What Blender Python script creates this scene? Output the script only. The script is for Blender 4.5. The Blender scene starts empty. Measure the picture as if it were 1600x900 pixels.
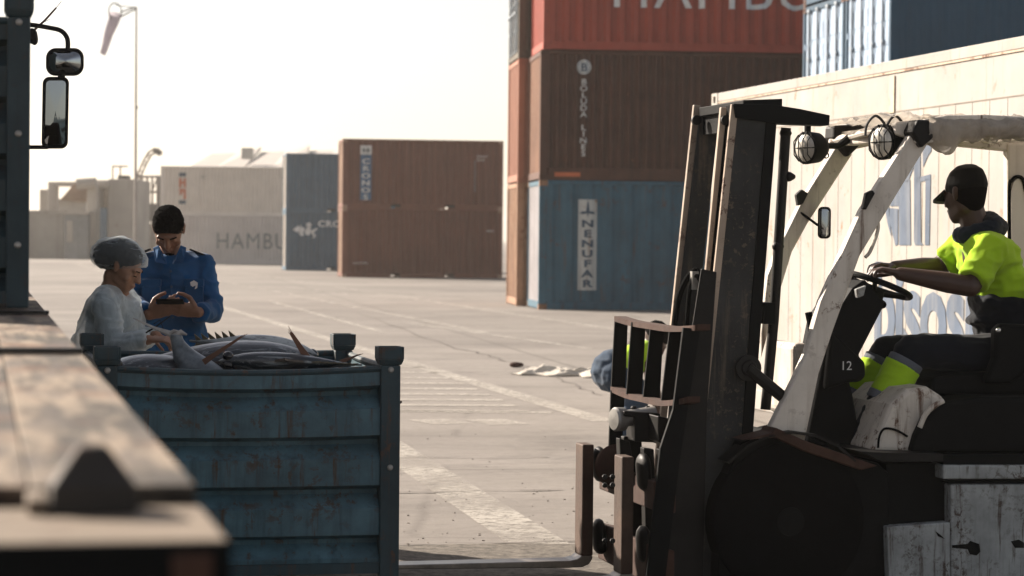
import bpy, bmesh, math, random
from mathutils import Vector, Matrix, noise
random.seed(7)
V = Vector
R = math.radians
# ------------------------------------------------------------------ camera
FPX, H, HOR, ROLL = 3800.0, 1.5, 373.0, 0.010
pit = math.atan((450 - HOR) / FPX)
f_ = V((0, math.cos(pit), -math.sin(pit)))
u0 = V((0, math.sin(pit), math.cos(pit)))
r0 = V((1, 0, 0))
r_ = r0 * math.cos(ROLL) + u0 * math.sin(ROLL)
u_ = u0 * math.cos(ROLL) - r0 * math.sin(ROLL)
CAM = V((0, 0, H))
sc = bpy.context.scene
col = sc.collection
cd = bpy.data.cameras.new('camera')
cam = bpy.data.objects.new('camera', cd)
col.objects.link(cam)
m = Matrix((r_, u_, -f_)).transposed().to_4x4()
m.translation = CAM
cam.matrix_world = m
cd.sensor_width = 36
cd.lens = 36 * FPX / 1600
cd.clip_start = 0.05
cd.clip_end = 5000
cd.dof.use_dof = True
cd.dof.focus_distance = 10.6
cd.dof.aperture_fstop = 4.9
cd.dof.aperture_blades = 7
sc.camera = cam
# ------------------------------------------------------------------ light
SUN_EL = R(28)
sun_dir = V((-0.78 * math.cos(SUN_EL), 0.626 * math.cos(SUN_EL), math.sin(SUN_EL))).normalized()
w = bpy.data.worlds.new('World'); sc.world = w; w.use_nodes = True
nt = w.node_tree
bg = nt.nodes['Background']
sky = nt.nodes.new('ShaderNodeTexSky'); sky.sky_type = 'NISHITA'; sky.sun_disc = False
sky.sun_elevation = SUN_EL
sky.sun_rotation = math.atan2(sun_dir.x, sun_dir.y)
sky.air_density = 1.0; sky.dust_density = 1.0; sky.ozone_density = 1.0; sky.altitude = 0
hs = nt.nodes.new('ShaderNodeHueSaturation'); hs.inputs['Saturation'].default_value = 0.5
nt.links.new(sky.outputs[0], hs.inputs['Color'])
tint = nt.nodes.new('ShaderNodeMix'); tint.data_type = 'RGBA'; tint.blend_type = 'MULTIPLY'; tint.inputs['Factor'].default_value = 1; tint.inputs[7].default_value = (1.07, .98, .93, 1)
nt.links.new(hs.outputs[0], tint.inputs[6]); nt.links.new(tint.outputs[2], bg.inputs[0])
bg.inputs[1].default_value = 0.055
sd = bpy.data.lights.new('sun', 'SUN'); sd.energy = 4.8; sd.angle = R(0.6); sd.color = (1, .885, .76)
sun = bpy.data.objects.new('sun', sd); col.objects.link(sun)
sun.rotation_euler = sun_dir.to_track_quat('Z', 'Y').to_euler()
sc.view_settings.view_transform = 'Standard'
sc.view_settings.look = 'None'
sc.view_settings.exposure = 1.5
sc.view_settings.gamma = 1.0
sc.render.engine = 'CYCLES'
sc.cycles.use_denoising = True
sc.cycles.max_bounces = 6
sc.cycles.volume_bounces = 0
sc.cycles.volume_step_rate = 10
sc.cycles.transparent_max_bounces = 12
sc.cycles.caustics_reflective = False
sc.cycles.caustics_refractive = False

# ------------------------------------------------------------------ projection helpers
def ray(px, py):
    return f_ + r_ * ((px - 800) / FPX) - u_ * ((py - 450) / FPX)
def atY(px, py, Y):
    d = ray(px, py); return CAM + d * (Y / d.y)
def gnd(px, py, z=0.0):
    d = ray(px, py); return CAM + d * ((z - H) / d.z)

# ------------------------------------------------------------------ mesh helpers
class MB:
    def __init__(s): s.bm = bmesh.new()
    def box(s, x0, x1, y0, y1, z0, z1, M=None):
        vs = [V((x, y, z)) for z in (z0, z1) for y in (y0, y1) for x in (x0, x1)]
        if M is not None: vs = [M @ v for v in vs]
        v = [s.bm.verts.new(p) for p in vs]
        for f in ((0, 2, 3, 1), (4, 5, 7, 6), (0, 1, 5, 4), (2, 6, 7, 3), (0, 4, 6, 2), (1, 3, 7, 5)):
            s.bm.faces.new([v[i] for i in f])
        return s
    def prism(s, A, B):
        a = [s.bm.verts.new(p) for p in A]; b = [s.bm.verts.new(p) for p in B]
        n = len(a)
        s.bm.faces.new(a); s.bm.faces.new(list(reversed(b)))
        for i in range(n):
            s.bm.faces.new([a[(i + 1) % n], a[i], b[i], b[(i + 1) % n]])
        return s
    def tube(s, pts, r, n=8, closed=False, flat=1.0):
        pts = [V(p) for p in pts]
        rs = r if isinstance(r, (list, tuple)) else [r] * len(pts)
        rings = []; N = len(pts)
        t0 = (pts[1] - pts[0]).normalized()
        nrm = t0.orthogonal().normalized()
        for i in range(N):
            if closed: t = (pts[(i + 1) % N] - pts[i - 1]).normalized()
            elif i == 0: t = t0
            elif i == N - 1: t = (pts[-1] - pts[-2]).normalized()
            else: t = ((pts[i + 1] - pts[i]).normalized() + (pts[i] - pts[i - 1]).normalized()).normalized()
            nrm = (nrm - t * nrm.dot(t)).normalized()
            b = t.cross(nrm)
            rings.append([s.bm.verts.new(pts[i] + (nrm * math.cos(2 * math.pi * k / n) + b * math.sin(2 * math.pi * k / n) * flat) * rs[i]) for k in range(n)])
        for i in range(N if closed else N - 1):
            A, B = rings[i], rings[(i + 1) % N]
            off = 0
            if closed and i == N - 1:
                off = min(range(n), key=lambda o: (A[0].co - B[o].co).length)
            for k in range(n):
                s.bm.faces.new([A[k], A[(k + 1) % n], B[(k + 1 + off) % n], B[(k + off) % n]])
        if not closed:
            s.bm.faces.new(list(reversed(rings[0]))); s.bm.faces.new(rings[-1])
        return s
    def loft(s, rings, cap=True):
        rr = [[s.bm.verts.new(p) for p in r] for r in rings]; n = len(rr[0])
        for A, B in zip(rr, rr[1:]):
            for k in range(n): s.bm.faces.new([A[k], A[(k + 1) % n], B[(k + 1) % n], B[k]])
        if cap:
            s.bm.faces.new(list(reversed(rr[0]))); s.bm.faces.new(rr[-1])
        return s
    def disc(s, c, axis, prof, n=24):
        """lathe: prof list of (offset along axis, radius)"""
        axis = V(axis).normalized(); a = axis.orthogonal().normalized(); b = axis.cross(a); c = V(c)
        return s.loft([[c + axis * o + (a * math.cos(2 * math.pi * k / n) + b * math.sin(2 * math.pi * k / n)) * max(r, 1e-4) for k in range(n)] for o, r in prof])
    def hull(s, ells, seg=12):
        """convex hull of ellipsoids: (centre, radius or (rx,ry,rz), rot 3x3 or None)"""
        vs = []
        for e in ells:
            c = V(e[0]); r = e[1]; M = e[2] if len(e) > 2 else None
            rv = V((r, r, r)) if not isinstance(r, (tuple, list)) else V(r)
            for i in range(7):
                th = math.pi * i / 6
                nn = 1 if i in (0, 6) else seg
                for k in range(nn):
                    ph = 2 * math.pi * k / seg
                    p = V((math.sin(th) * math.cos(ph) * rv.x, math.sin(th) * math.sin(ph) * rv.y, math.cos(th) * rv.z))
                    if M is not None: p = M @ p
                    vs.append(s.bm.verts.new(c + p))
        res = bmesh.ops.convex_hull(s.bm, input=vs, use_existing_faces=False)
        junk = [g for g in res['geom_interior'] if isinstance(g, bmesh.types.BMVert)]
        junk += [g for g in res['geom_unused'] if isinstance(g, bmesh.types.BMVert)]
        junk = [v for v in set(junk) if v.is_valid and not v.link_faces]
        if junk: bmesh.ops.delete(s.bm, geom=junk, context='VERTS')
        return s
    def mesh(s, name):
        me = bpy.data.meshes.new(name)
        bmesh.ops.recalc_face_normals(s.bm, faces=s.bm.faces)
        s.bm.to_mesh(me); s.bm.free(); return me
    def build(s, name, mat, parent=None, smooth=False, bevel=0.0, seg=2, ang=35):
        if smooth:
            bmesh.ops.recalc_face_normals(s.bm, faces=s.bm.faces)
            for f in s.bm.faces: f.smooth = True
            for e in s.bm.edges:
                if len(e.link_faces) == 2 and e.calc_face_angle(0) > R(ang): e.smooth = False
        me = s.mesh(name)
        return link(name, me, mat, parent, bevel, seg)
def link(name, me, mat, parent=None, bevel=0.0, seg=2):
    o = bpy.data.objects.new(name, me); col.objects.link(o)
    if mat is not None: me.materials.append(mat)
    if parent is not None: o.parent = parent
    if bevel:
        b = o.modifiers.new('bevel', 'BEVEL'); b.width = bevel; b.segments = seg; b.limit_method = 'ANGLE'; b.angle_limit = R(40)
    return o
def tag(o, label=None, cat=None, group=None, kind=None):
    if label: o['label'] = label
    if cat: o['category'] = cat
    if group: o['group'] = group
    if kind: o['kind'] = kind
    return o
def empty(name, loc, rz=0.0, label=None, cat=None, group=None):
    o = bpy.data.objects.new(name, None); col.objects.link(o)
    o.location = loc; o.rotation_euler = (0, 0, rz); o.empty_display_size = .2
    return tag(o, label, cat, group)

def voxel(bm, vs, smooth=4, disp=None, keep=None):
    """union of closed shapes -> one continuous smooth mesh"""
    me = bpy.data.meshes.new('tmp'); bmesh.ops.recalc_face_normals(bm, faces=bm.faces); bm.to_mesh(me); bm.free()
    o = bpy.data.objects.new('tmp', me); col.objects.link(o)
    r = o.modifiers.new('r', 'REMESH'); r.mode = 'VOXEL'; r.voxel_size = vs; r.use_smooth_shade = True
    if smooth:
        sm = o.modifiers.new('s', 'SMOOTH'); sm.factor = .5; sm.iterations = smooth
    dg = bpy.context.evaluated_depsgraph_get()
    out = bpy.data.meshes.new_from_object(o.evaluated_get(dg))
    bpy.data.objects.remove(o)
    if disp:
        ns = [v.normal.copy() for v in out.vertices]
        for v, n in zip(out.vertices, ns): v.co += n * disp(v.co)
    for p in out.polygons: p.use_smooth = True
    return out
def rotf(fw, up):
    """matrix whose columns are lateral, forward, up"""
    fw = V(fw).normalized(); up = V(up); up = (up - fw * up.dot(fw)).normalized(); lat = fw.cross(up)
    return Matrix((lat, fw, up)).transposed()

# ------------------------------------------------------------------ materials
class NT:
    def __init__(s, name):
        s.m = bpy.data.materials.new(name); s.m.use_nodes = True; s.t = s.m.node_tree
        s.p = s.t.nodes['Principled BSDF']; s.out = s.t.nodes['Material Output']
    def n(s, typ, **kw):
        x = s.t.nodes.new('ShaderNode' + typ)
        for k, v in kw.items(): setattr(x, k, v)
        return x
    def l(s, a, b): s.t.links.new(a, b)
    def coord(s, scale=(1, 1, 1), kind='Object', rand=True, rot=(0, 0, 0)):
        tc = s.n('TexCoord'); mp = s.n('Mapping'); mp.inputs['Scale'].default_value = scale; mp.inputs['Rotation'].default_value = rot
        s.l(tc.outputs[kind], mp.inputs['Vector'])
        if rand:
            oi = s.n('ObjectInfo'); mu = s.n('Math', operation='MULTIPLY'); mu.inputs[1].default_value = 37.0
            s.l(oi.outputs['Random'], mu.inputs[0]); s.l(mu.outputs[0], mp.inputs['Location'])
        return mp.outputs[0]
    def noise(s, vec, scale, detail=6, rough=.6, dist=0.0):
        x = s.n('TexNoise'); s.l(vec, x.inputs['Vector']); x.inputs['Scale'].default_value = scale
        x.inputs['Detail'].default_value = detail; x.inputs['Roughness'].default_value = rough; x.inputs['Distortion'].default_value = dist
        return x.outputs['Fac']
    def ramp(s, fac, a, b, va=0.0, vb=1.0):
        x = s.n('MapRange'); s.l(fac, x.inputs['Value']); x.inputs['From Min'].default_value = a; x.inputs['From Max'].default_value = b
        x.inputs['To Min'].default_value = va; x.inputs['To Max'].default_value = vb
        return x.outputs[0]
    def mul(s, a, b, op='MULTIPLY'):
        x = s.n('Math', operation=op); x.use_clamp = op == 'ADD'
        for i, q in enumerate((a, b)):
            if isinstance(q, (int, float)): x.inputs[i].default_value = q
            else: s.l(q, x.inputs[i])
        return x.outputs[0]
    def mix(s, fac, a, b):
        x = s.n('Mix', data_type='RGBA')
        if isinstance(fac, (int, float)): x.inputs['Factor'].default_value = fac
        else: s.l(fac, x.inputs['Factor'])
        for k, q in ((6, a), (7, b)):
            if isinstance(q, tuple): x.inputs[k].default_value = (*q[:3], 1)
            else: s.l(q, x.inputs[k])
        return x.outputs[2]
    def bump(s, h, strength=.3, dist=.01):
        x = s.n('Bump'); x.inputs['Strength'].default_value = strength; x.inputs['Distance'].default_value = dist
        s.l(h, x.inputs['Height']); s.l(x.outputs[0], s.p.inputs['Normal'])
    def set(s, color=None, rough=None, metal=None, spec=None):
        for k, q in (('Base Color', color), ('Roughness', rough), ('Metallic', metal), ('Specular IOR Level', spec)):
            if q is None: continue
            if isinstance(q, tuple): s.p.inputs[k].default_value = (*q[:3], 1)
            elif isinstance(q, (int, float)): s.p.inputs[k].default_value = q
            else: s.l(q, s.p.inputs[k])
        return s.m
def dk(c, k): return tuple(x * k for x in c[:3])
def paint(name, c, rough=.5, rust=.25, streak=.5, var=.25, rustc=(.13, .05, .025), dirtc=None, scale=1.0, spots=6.0, metal=0.0, bump=.25):
    """weathered paint: mottling, vertical dirt streaks, rust blooms and chips"""
    t = NT(name); v = t.coord()
    n1 = t.noise(v, 1.4 * scale, 8, .65)
    base = t.mix(t.ramp(n1, .3, .7), dk(c, 1 - var), dk(c, 1 + var * .5))
    vs = t.coord((7 * scale, 7 * scale, .5 * scale))
    st = t.noise(vs, 1.0, 5, .6)
    dirtc = dirtc or dk(c, .35)
    base = t.mix(t.ramp(st, .50, .75, 0, streak), base, dirtc)
    rn = t.noise(v, spots * scale, 12, .75, .3)
    rm = t.ramp(rn, .66 - .25 * rust, .69 - .20 * rust, 0, 1)
    if rust <= 0: rm = t.ramp(rn, 2, 3)
    big = t.ramp(t.noise(v, 1.1 * scale, 4, .6), .40, .62)
    rs = t.ramp(t.noise(t.coord((11 * scale, 11 * scale, .8 * scale)), 1.0, 6, .65), .62 - .12 * rust, .74 - .10 * rust, 0, min(1, rust * 2.2))
    rmask = t.mul(t.mul(rm, big), rs, 'ADD')
    rc = t.mix(t.noise(v, 22 * scale, 6, .7), dk(rustc, .55), dk(rustc, 1.6))
    base = t.mix(rmask, base, rc)
    t.bump(t.noise(v, 30 * scale, 8, .7), bump, .004)
    return t.set(base, t.ramp(rn, .3, .7, rough, min(1, rough + .25)), metal, .35)
def plain(name, c, rough=.6, var=.2, scale=8, metal=0.0, bump=.15, spec=.4):
    t = NT(name); v = t.coord()
    n1 = t.noise(v, scale, 8, .65)
    t.bump(t.noise(v, scale * 6, 5, .6), bump, .003)
    return t.set(t.mix(t.ramp(n1, .3, .7), dk(c, 1 - var), dk(c, 1 + var)), rough, metal, spec)
def cloth(name, c, var=.15, rough=.9, translucent=0.0):
    t = NT(name); v = t.coord()
    n1 = t.noise(v, 5, 5, .6)
    wv = t.noise(v, 380, 2, .5)
    fold = t.noise(t.coord((9, 9, 4)), 1.6, 3, .5, .6)
    t.bump(t.mul(t.mul(fold, 6), wv, 'ADD'), .35, .01)
    h = t.mul(t.mul(fold, 1.0), t.mul(wv, .05), 'ADD')
    m_ = t.set(t.mix(t.ramp(n1, .3, .7), dk(c, 1 - var), dk(c, 1 + var)), rough, 0, .1)
    t.p.inputs['Sheen Weight'].default_value = .08
    if translucent:
        tr = t.n('BsdfTranslucent'); tr.inputs[0].default_value = (*c, 1)
        mx = t.n('MixShader'); mx.inputs[0].default_value = translucent
        t.l(t.p.outputs[0], mx.inputs[1]); t.l(tr.outputs[0], mx.inputs[2]); t.l(mx.outputs[0], t.out.inputs[0])
    return m_
def skin(name, c):
    t = NT(name); v = t.coord()
    t.bump(t.noise(v, 120, 4, .6), .12, .002)
    t.set(t.mix(t.ramp(t.noise(v, 14, 5, .6), .3, .7), dk(c, .8), dk(c, 1.15)), .48, 0, .4)
    t.p.inputs['Subsurface Weight'].default_value = 0
    t.p.inputs['Subsurface Radius'].default_value = (.01, .004, .002)
    return t.m

M = {}
M['black'] = plain('black_paint', (.004, .0045, .0045), .65, .35, spec=.08)
M['oily'] = plain('greasy_steel', (.010, .009, .008), .5, .55, 5, .0, .4, .15)
M['rubber'] = plain('rubber', (.004, .0042, .0042), .9, .25, 12, spec=.04)
M['rubber_old'] = plain('dark_trim', (.03, .03, .03), .6)
M['mast'] = paint('mast_paint', (.030, .030, .028), .65, .45, .5, .7, (.085, .065, .048), spots=16, scale=2)
M['mastworn'] = paint('worn_mast_edge', (.36, .28, .21), .5, .5, .5, .4, (.08, .04, .025), spots=14)
M['rustbar'] = paint('rusty_brown_steel', (.058, .028, .018), .8, .6, .5, .5, (.045, .02, .014), spots=9, scale=3)
M['fork'] = paint('worn_fork_steel', (.070, .040, .025), .6, .5, .6, .55, (.06, .03, .02), spots=14, scale=3)
M['forkbright'] = plain('bright_fork_steel', (.22, .19, .16), .35, .4, 10, .6)
M['lift_white'] = paint('dirty_cream_paint', (.56, .51, .44), .5, .42, .55, .22, (.09, .045, .025), (.22, .17, .12), 2.0, 9)
M['lift_side'] = paint('filthy_grey_panel', (.28, .295, .29), .6, .62, .35, .35, (.055, .040, .032), (.08, .08, .075), 4.5, 9)
M['glass'] = plain('mirror_glass', (.28, .30, .31), .03, .02, 3, 1.0, 0)
M['lens'] = plain('lamp_lens', (.55, .52, .46), .25, .2, 30, .2)
M['chrome'] = plain('bright_metal', (.6, .6, .58), .25, .1, 10, .9)
M['plastic_wrap'] = None
M['binblue'] = paint('grimy_blue_bin_paint', (.062, .125, .155), .42, .5, .85, .5, (.055, .035, .022), (.02, .035, .042), 2.6, 5)
M['binrust'] = paint('worn_bin_post', (.026, .050, .060), .5, .42, .6, .35, (.075, .04, .025), (.025, .03, .03), 3, 6)
M['steel'] = plain('dull_steel', (.30, .29, .27), .45, .3, 10, .6)
M['text_white'] = plain('white_lettering', (.62, .62, .60), .6, .2, 3)
M['text_grey'] = plain('grey_lettering', (.16, .18, .18), .6, .2, 3)
M['text_blue'] = paint('faded_blue_lettering', (.07, .10, .15), .6, .15, .6, .35, (.25, .23, .2), (.22, .22, .22))
M['text_navy'] = plain('navy_lettering', (.025, .06, .10), .6, .2, 3)
M['text_orange'] = plain('orange_lettering', (.50, .12, .04), .6, .2, 3)
M['concrete'] = paint('old_concrete', (.36, .33, .29), .9, .12, .5, .2, (.2, .15, .1), (.18, .16, .13), .3, 3)
M['skin_dark'] = skin('deep_brown_skin', (.050, .025, .017))
M['skin_brown'] = skin('brown_skin', (.20, .095, .055))
M['skin_tan'] = skin('tan_skin', (.30, .155, .095))
M['hair'] = plain('black_hair', (.003, .0025, .0025), .95, .5, 90, 0, 1.0, .03)
M['hivis'] = cloth('hi_vis_yellow_cloth', (.31, .50, .02), .12)
M['navy'] = cloth('dark_navy_cloth', (.007, .009, .013))
M['blueshirt'] = cloth('royal_blue_shirt', (.012, .065, .165), .3)
M['jeans'] = cloth('blue_jeans', (.035, .055, .085), .25)
M['greyband'] = cloth('grey_reflective_band', (.10, .11, .13))
M['gown'] = cloth('thin_white_gown', (.44, .50, .52), .12, .8, .4)
M['cap'] = cloth('black_cap_cloth', (.006, .006, .006))

# ================================================================== GROUND
def ground_material():
    t = NT('worn_concrete'); v = t.coord(kind='Object', rand=False)
    big = t.noise(v, .06, 6, .6); med = t.noise(v, .5, 8, .65); fine = t.noise(v, 9, 10, .75)
    vrot = t.coord((.09, 1.3, 1), rand=False, rot=(0, 0, R(-12)))
    band = t.noise(vrot, 1.0, 5, .6)                       # tyre-polished bands across the yard
    c = t.mix(t.ramp(big, .35, .65), (.150, .134, .120), (.245, .222, .198))
    c = t.mix(t.ramp(med, .42, .70, 0, .45), c, (.13, .115, .10))
    c = t.mix(t.ramp(band, .50, .68, 0, .55), c, (.12, .107, .095))
    c = t.mix(t.ramp(fine, .52, .72, 0, .7), c, (.13, .115, .10))
    c = t.mix(t.ramp(fine, .28, .42, .3, 0), c, (.31, .285, .255))
    stain = t.mul(t.ramp(t.noise(v, .45, 5, .7, .8), .54, .64), t.ramp(t.noise(v, 3.5, 6, .7), .35, .6))
    c = t.mix(t.mul(stain, .6), c, (.075, .066, .06))
    # cracks and slab joints
    vo = t.n('TexVoronoi', feature='DISTANCE_TO_EDGE'); vo.inputs['Scale'].default_value = .16
    wob = t.n('Mix', data_type='VECTOR'); wob.inputs['Factor'].default_value = .12
    nz = t.n('TexNoise'); nz.inputs['Scale'].default_value = 1.1; nz.inputs['Detail'].default_value = 6; t.l(v, nz.inputs['Vector'])
    t.l(v, wob.inputs[4]); t.l(nz.outputs['Color'], wob.inputs[5]); t.l(wob.outputs[1], vo.inputs['Vector'])
    crack = t.mul(t.ramp(vo.outputs['Distance'], .0, .006, 1, 0), t.ramp(med, .45, .55), 'MULTIPLY')
    c = t.mix(t.mul(crack, .45), c, (.07, .06, .052))
    br = t.n('TexBrick'); br.offset = 0.0
    br.inputs['Scale'].default_value = 1; br.inputs['Brick Width'].default_value = 5.2; br.inputs['Row Height'].default_value = 5.2
    br.inputs['Mortar Size'].default_value = .035; br.inputs['Mortar Smooth'].default_value = .5
    br.inputs['Color1'].default_value = (0, 0, 0, 1); br.inputs['Color2'].default_value = (0, 0, 0, 1); br.inputs['Mortar'].default_value = (1, 1, 1, 1)
    vb = t.coord((1, 1, 1), rand=False, rot=(0, 0, R(-9))); t.l(vb, br.inputs['Vector'])
    c = t.mix(t.mul(br.outputs['Fac'], .6), c, (.08, .07, .06))
    hgt = t.mul(t.mul(fine, .6), t.mul(med, .7), 'ADD')
    t.bump(hgt, .55, .02)
    return t.set(c, t.ramp(fine, .3, .7, .72, .95), 0, .25)
g = MB(); S = 60
xs = [-900, -200, -60, -20, 0, 20, 60, 200, 900]; ys = [-200, -20, 0, 10, 20, 40, 80, 200, 1500]
vs = [[g.bm.verts.new((x, y, 0)) for x in xs] for y in ys]
for j in range(len(ys) - 1):
    for i in range(len(xs) - 1): g.bm.faces.new([vs[j][i], vs[j][i + 1], vs[j + 1][i + 1], vs[j + 1][i]])
tag(g.build('ground', ground_material()), kind='structure')

def line_material(fade=.45):
    t = NT('worn_line_paint'); v = t.coord(rand=False)
    n = t.noise(v, 14, 10, .75); n2 = t.noise(v, 1.2, 5, .6)
    tr = t.n('BsdfTransparent'); mx = t.n('MixShader')
    fac = t.mul(t.ramp(n, .36, .56, .12, 1), t.ramp(n2, .25, .6, fade, .95))
    t.l(fac, mx.inputs[0]); t.l(tr.outputs[0], mx.inputs[1]); t.l(t.p.outputs[0], mx.inputs[2]); t.l(mx.outputs[0], t.out.inputs[0])
    return t.set((.40, .372, .33), .8, 0, .2)
lm = line_material(); lm2 = line_material(.15)
def paint_line(a, b, wd, mb, z=.004):
    a = gnd(*a); b = gnd(*b); d = (b - a); d.z = 0; d.normalize(); n = V((-d.y, d.x, 0)) * wd / 2
    q = [a - n, b - n, b + n, a + n]
    vs = [mb.bm.verts.new((p.x, p.y, z)) for p in q]; mb.bm.faces.new(vs)
mb = MB(); paint_line((120, 412), (945, 659), .22, mb)
paint_line((345, 421), (1040, 527), .16, mb)
tag(mb.build('road_markings', lm), kind='structure')
mb = MB(); paint_line((560, 668), (860, 862), .30, mb)
tag(mb.build('road_markings', lm2), kind='structure')
mb = MB()
paint_line((856, 862), (902, 888), .3, mb)
paint_line((668, 656), (708, 663), .35, mb); paint_line((756, 656), (800, 664), .35, mb)
tag(mb.build('road_markings', lm), kind='structure')
mb = MB()
for k in range(9):                      # hatched zone
    y = 574 + k * 8.6; x1 = 655 + (y - 570) * 2.35
    paint_line((430, y - 2), (x1, y), .26 - .008 * k, mb)
paint_line((430, 641), (862, 645), .22, mb)
tag(mb.build('hatched_road_markings', lm), kind='structure')
mb = MB()
for a, b in (((350, 440), (760, 520)), ((420, 470), (600, 520)), ((480, 500), (560, 497)), ((200, 455), (520, 452)), ((420, 446), (640, 470)), ((640, 505), (920, 545))):
    paint_line(a, b, .14, mb)
tag(mb.build('faded_road_markings', lm2), kind='structure')
# long cracks / asphalt patch seams
mb = MB()
def crack(pts, wd, z=.0075):
    P = []
    for a, b in zip(pts, pts[1:]):
        for k in range(14): P.append(gnd(a[0] + (b[0] - a[0]) * k / 14, a[1] + (b[1] - a[1]) * k / 14))
    L = []; Rr = []
    for i, p in enumerate(P[:-1]):
        d = (P[i + 1] - p).normalized(); n = V((-d.y, d.x, 0)); off = n * noise.noise(p * 2.1) * .14
        ww = wd * (.35 + abs(noise.noise(p * 5)) * 1.9)
        L.append(mb.bm.verts.new((p.x + off.x + n.x * ww / 2, p.y + off.y + n.y * ww / 2, z))); Rr.append(mb.bm.verts.new((p.x + off.x - n.x * ww / 2, p.y + off.y - n.y * ww / 2, z)))
    for i in range(len(L) - 1): mb.bm.faces.new([L[i], L[i + 1], Rr[i + 1], Rr[i]])
crack([(560, 490), (700, 540), (830, 575), (955, 626)], .035)
crack([(560, 772), (720, 770), (900, 764)], .035)
crack([(600, 716), (900, 716)], .03)
crack([(560, 852), (760, 850), (980, 848)], .03)
crack([(520, 455), (640, 460), (780, 468)], .10)
crack([(200, 492), (420, 488), (560, 480)], .04)
tag(mb.build('pavement_cracks', plain('crack_dirt', (.115, .10, .088), .95, .4, 6)), kind='structure')
# rough tar/gravel patch near the forks
mb = MB(); pts = [gnd(x, y) for x, y in ((600, 856), (700, 852), (800, 850), (905, 852), (1000, 860), (1080, 885), (1080, 960), (560, 960), (560, 880))]
mb.bm.faces.new([mb.bm.verts.new((p.x, p.y, .0055)) for p in pts])
t = NT('tar_patch'); v = t.coord(rand=False); n = t.noise(v, 16, 10, .8)
tag(mb.build('asphalt_patch', t.set(t.mix(t.ramp(n, .4, .62), (.065, .058, .05), (.19, .168, .142)), .95, 0, .2)), kind='structure')
t.bump(n, .6, .01)

# ================================================================== CONTAINERS
def corr(x0, x1, pitch, depth):
    n = max(1, round((x1 - x0) / pitch)); p = (x1 - x0) / n; out = []
    for i in range(n):
        b = x0 + i * p
        out += [(b, 0), (b + .28 * p, 0), (b + .48 * p, depth), (b + .78 * p, depth)]
    out.append((x1, 0)); return out
def prof_at(pr, x):
    if x <= pr[0][0] or x >= pr[-1][0]: return 0.0
    for (a, da), (b, db) in zip(pr, pr[1:]):
        if a <= x <= b: return da + (db - da) * (x - a) / max(b - a, 1e-6)
    return 0.0
def text_polys(body, size, align='CENTER', sx=1.0, spacing=1.0, bold=0.0, line=1.0):
    cu = bpy.data.curves.new('t', 'FONT'); cu.body = body; cu.size = size; cu.align_x = align; cu.space_character = spacing; cu.space_line = line
    cu.offset = bold; cu.resolution_u = 3
    o = bpy.data.objects.new('t', cu); col.objects.link(o)
    dg = bpy.context.evaluated_depsgraph_get(); me = bpy.data.meshes.new_from_object(o.evaluated_get(dg))
    bpy.data.objects.remove(o)
    bm = bmesh.new(); bm.from_mesh(me)
    for v in bm.verts: v.co.x *= sx
    return bm
def poly_bm(polys):
    bm = bmesh.new()
    for p in polys: bm.faces.new([bm.verts.new((x, y, 0)) for x, y in p])
    return bm
def letter(bm, name, mat, parent, ox, oz, pr, yoff, eps, M3=None):
    """lay flat (x,y) shapes onto a corrugated side: x->x, y->z, depth follows the corrugation"""
    for v in bm.verts: v.co = V((v.co.x + ox, v.co.y + oz, 0))
    bmesh.ops.triangulate(bm, faces=bm.faces)
    if pr:
        lo = min(v.co.x for v in bm.verts); hi = max(v.co.x for v in bm.verts)
        for x, d in pr:
            if lo < x < hi:
                bmesh.ops.bisect_plane(bm, geom=bm.verts[:] + bm.edges[:] + bm.faces[:], plane_co=(x, 0, 0), plane_no=(1, 0, 0))
    for v in bm.verts:
        x, z = v.co.x, v.co.y
        v.co = V((x, yoff + (prof_at(pr, x) if pr else 0) - eps, z))
    me = bpy.data.meshes.new(name); bm.to_mesh(me); bm.free()
    return link(name, me, mat, parent)

def casting(mb, x, y, z, sx, sy, sz):
    """corner casting: a block with real oval-ish openings in its two outer faces"""
    a, b, c = .178, .162, .118
    x0, x1 = (x, x + a) if sx > 0 else (x - a, x)
    y0, y1 = (y, y + b) if sy > 0 else (y - b, y)
    z0, z1 = (z, z + c) if sz > 0 else (z - c, z)
    e = .018
    mb.box(x0 + e, x1 - e, y0 + e, y1 - e, z0 + .001, z1 - .001)
    for yy in ((y0, y0 + e), (y1 - e, y1)):
        mb.box(x0, x0 + .05, *yy, z0, z1); mb.box(x1 - .05, x1, *yy, z0, z1)
        mb.box(x0 + .05, x1 - .05, *yy, z0, z0 + .028); mb.box(x0 + .05, x1 - .05, *yy, z1 - .028, z1)
    for xx in ((x0, x0 + e), (x1 - e, x1)):
        mb.box(*xx, y0 + e, y0 + .055, z0, z1); mb.box(*xx, y1 - .055, y1 - e, z0, z1)
        mb.box(*xx, y0 + .055, y1 - .055, z0, z0 + .028); mb.box(*xx, y0 + .055, y1 - .055, z1 - .028, z1)

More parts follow.
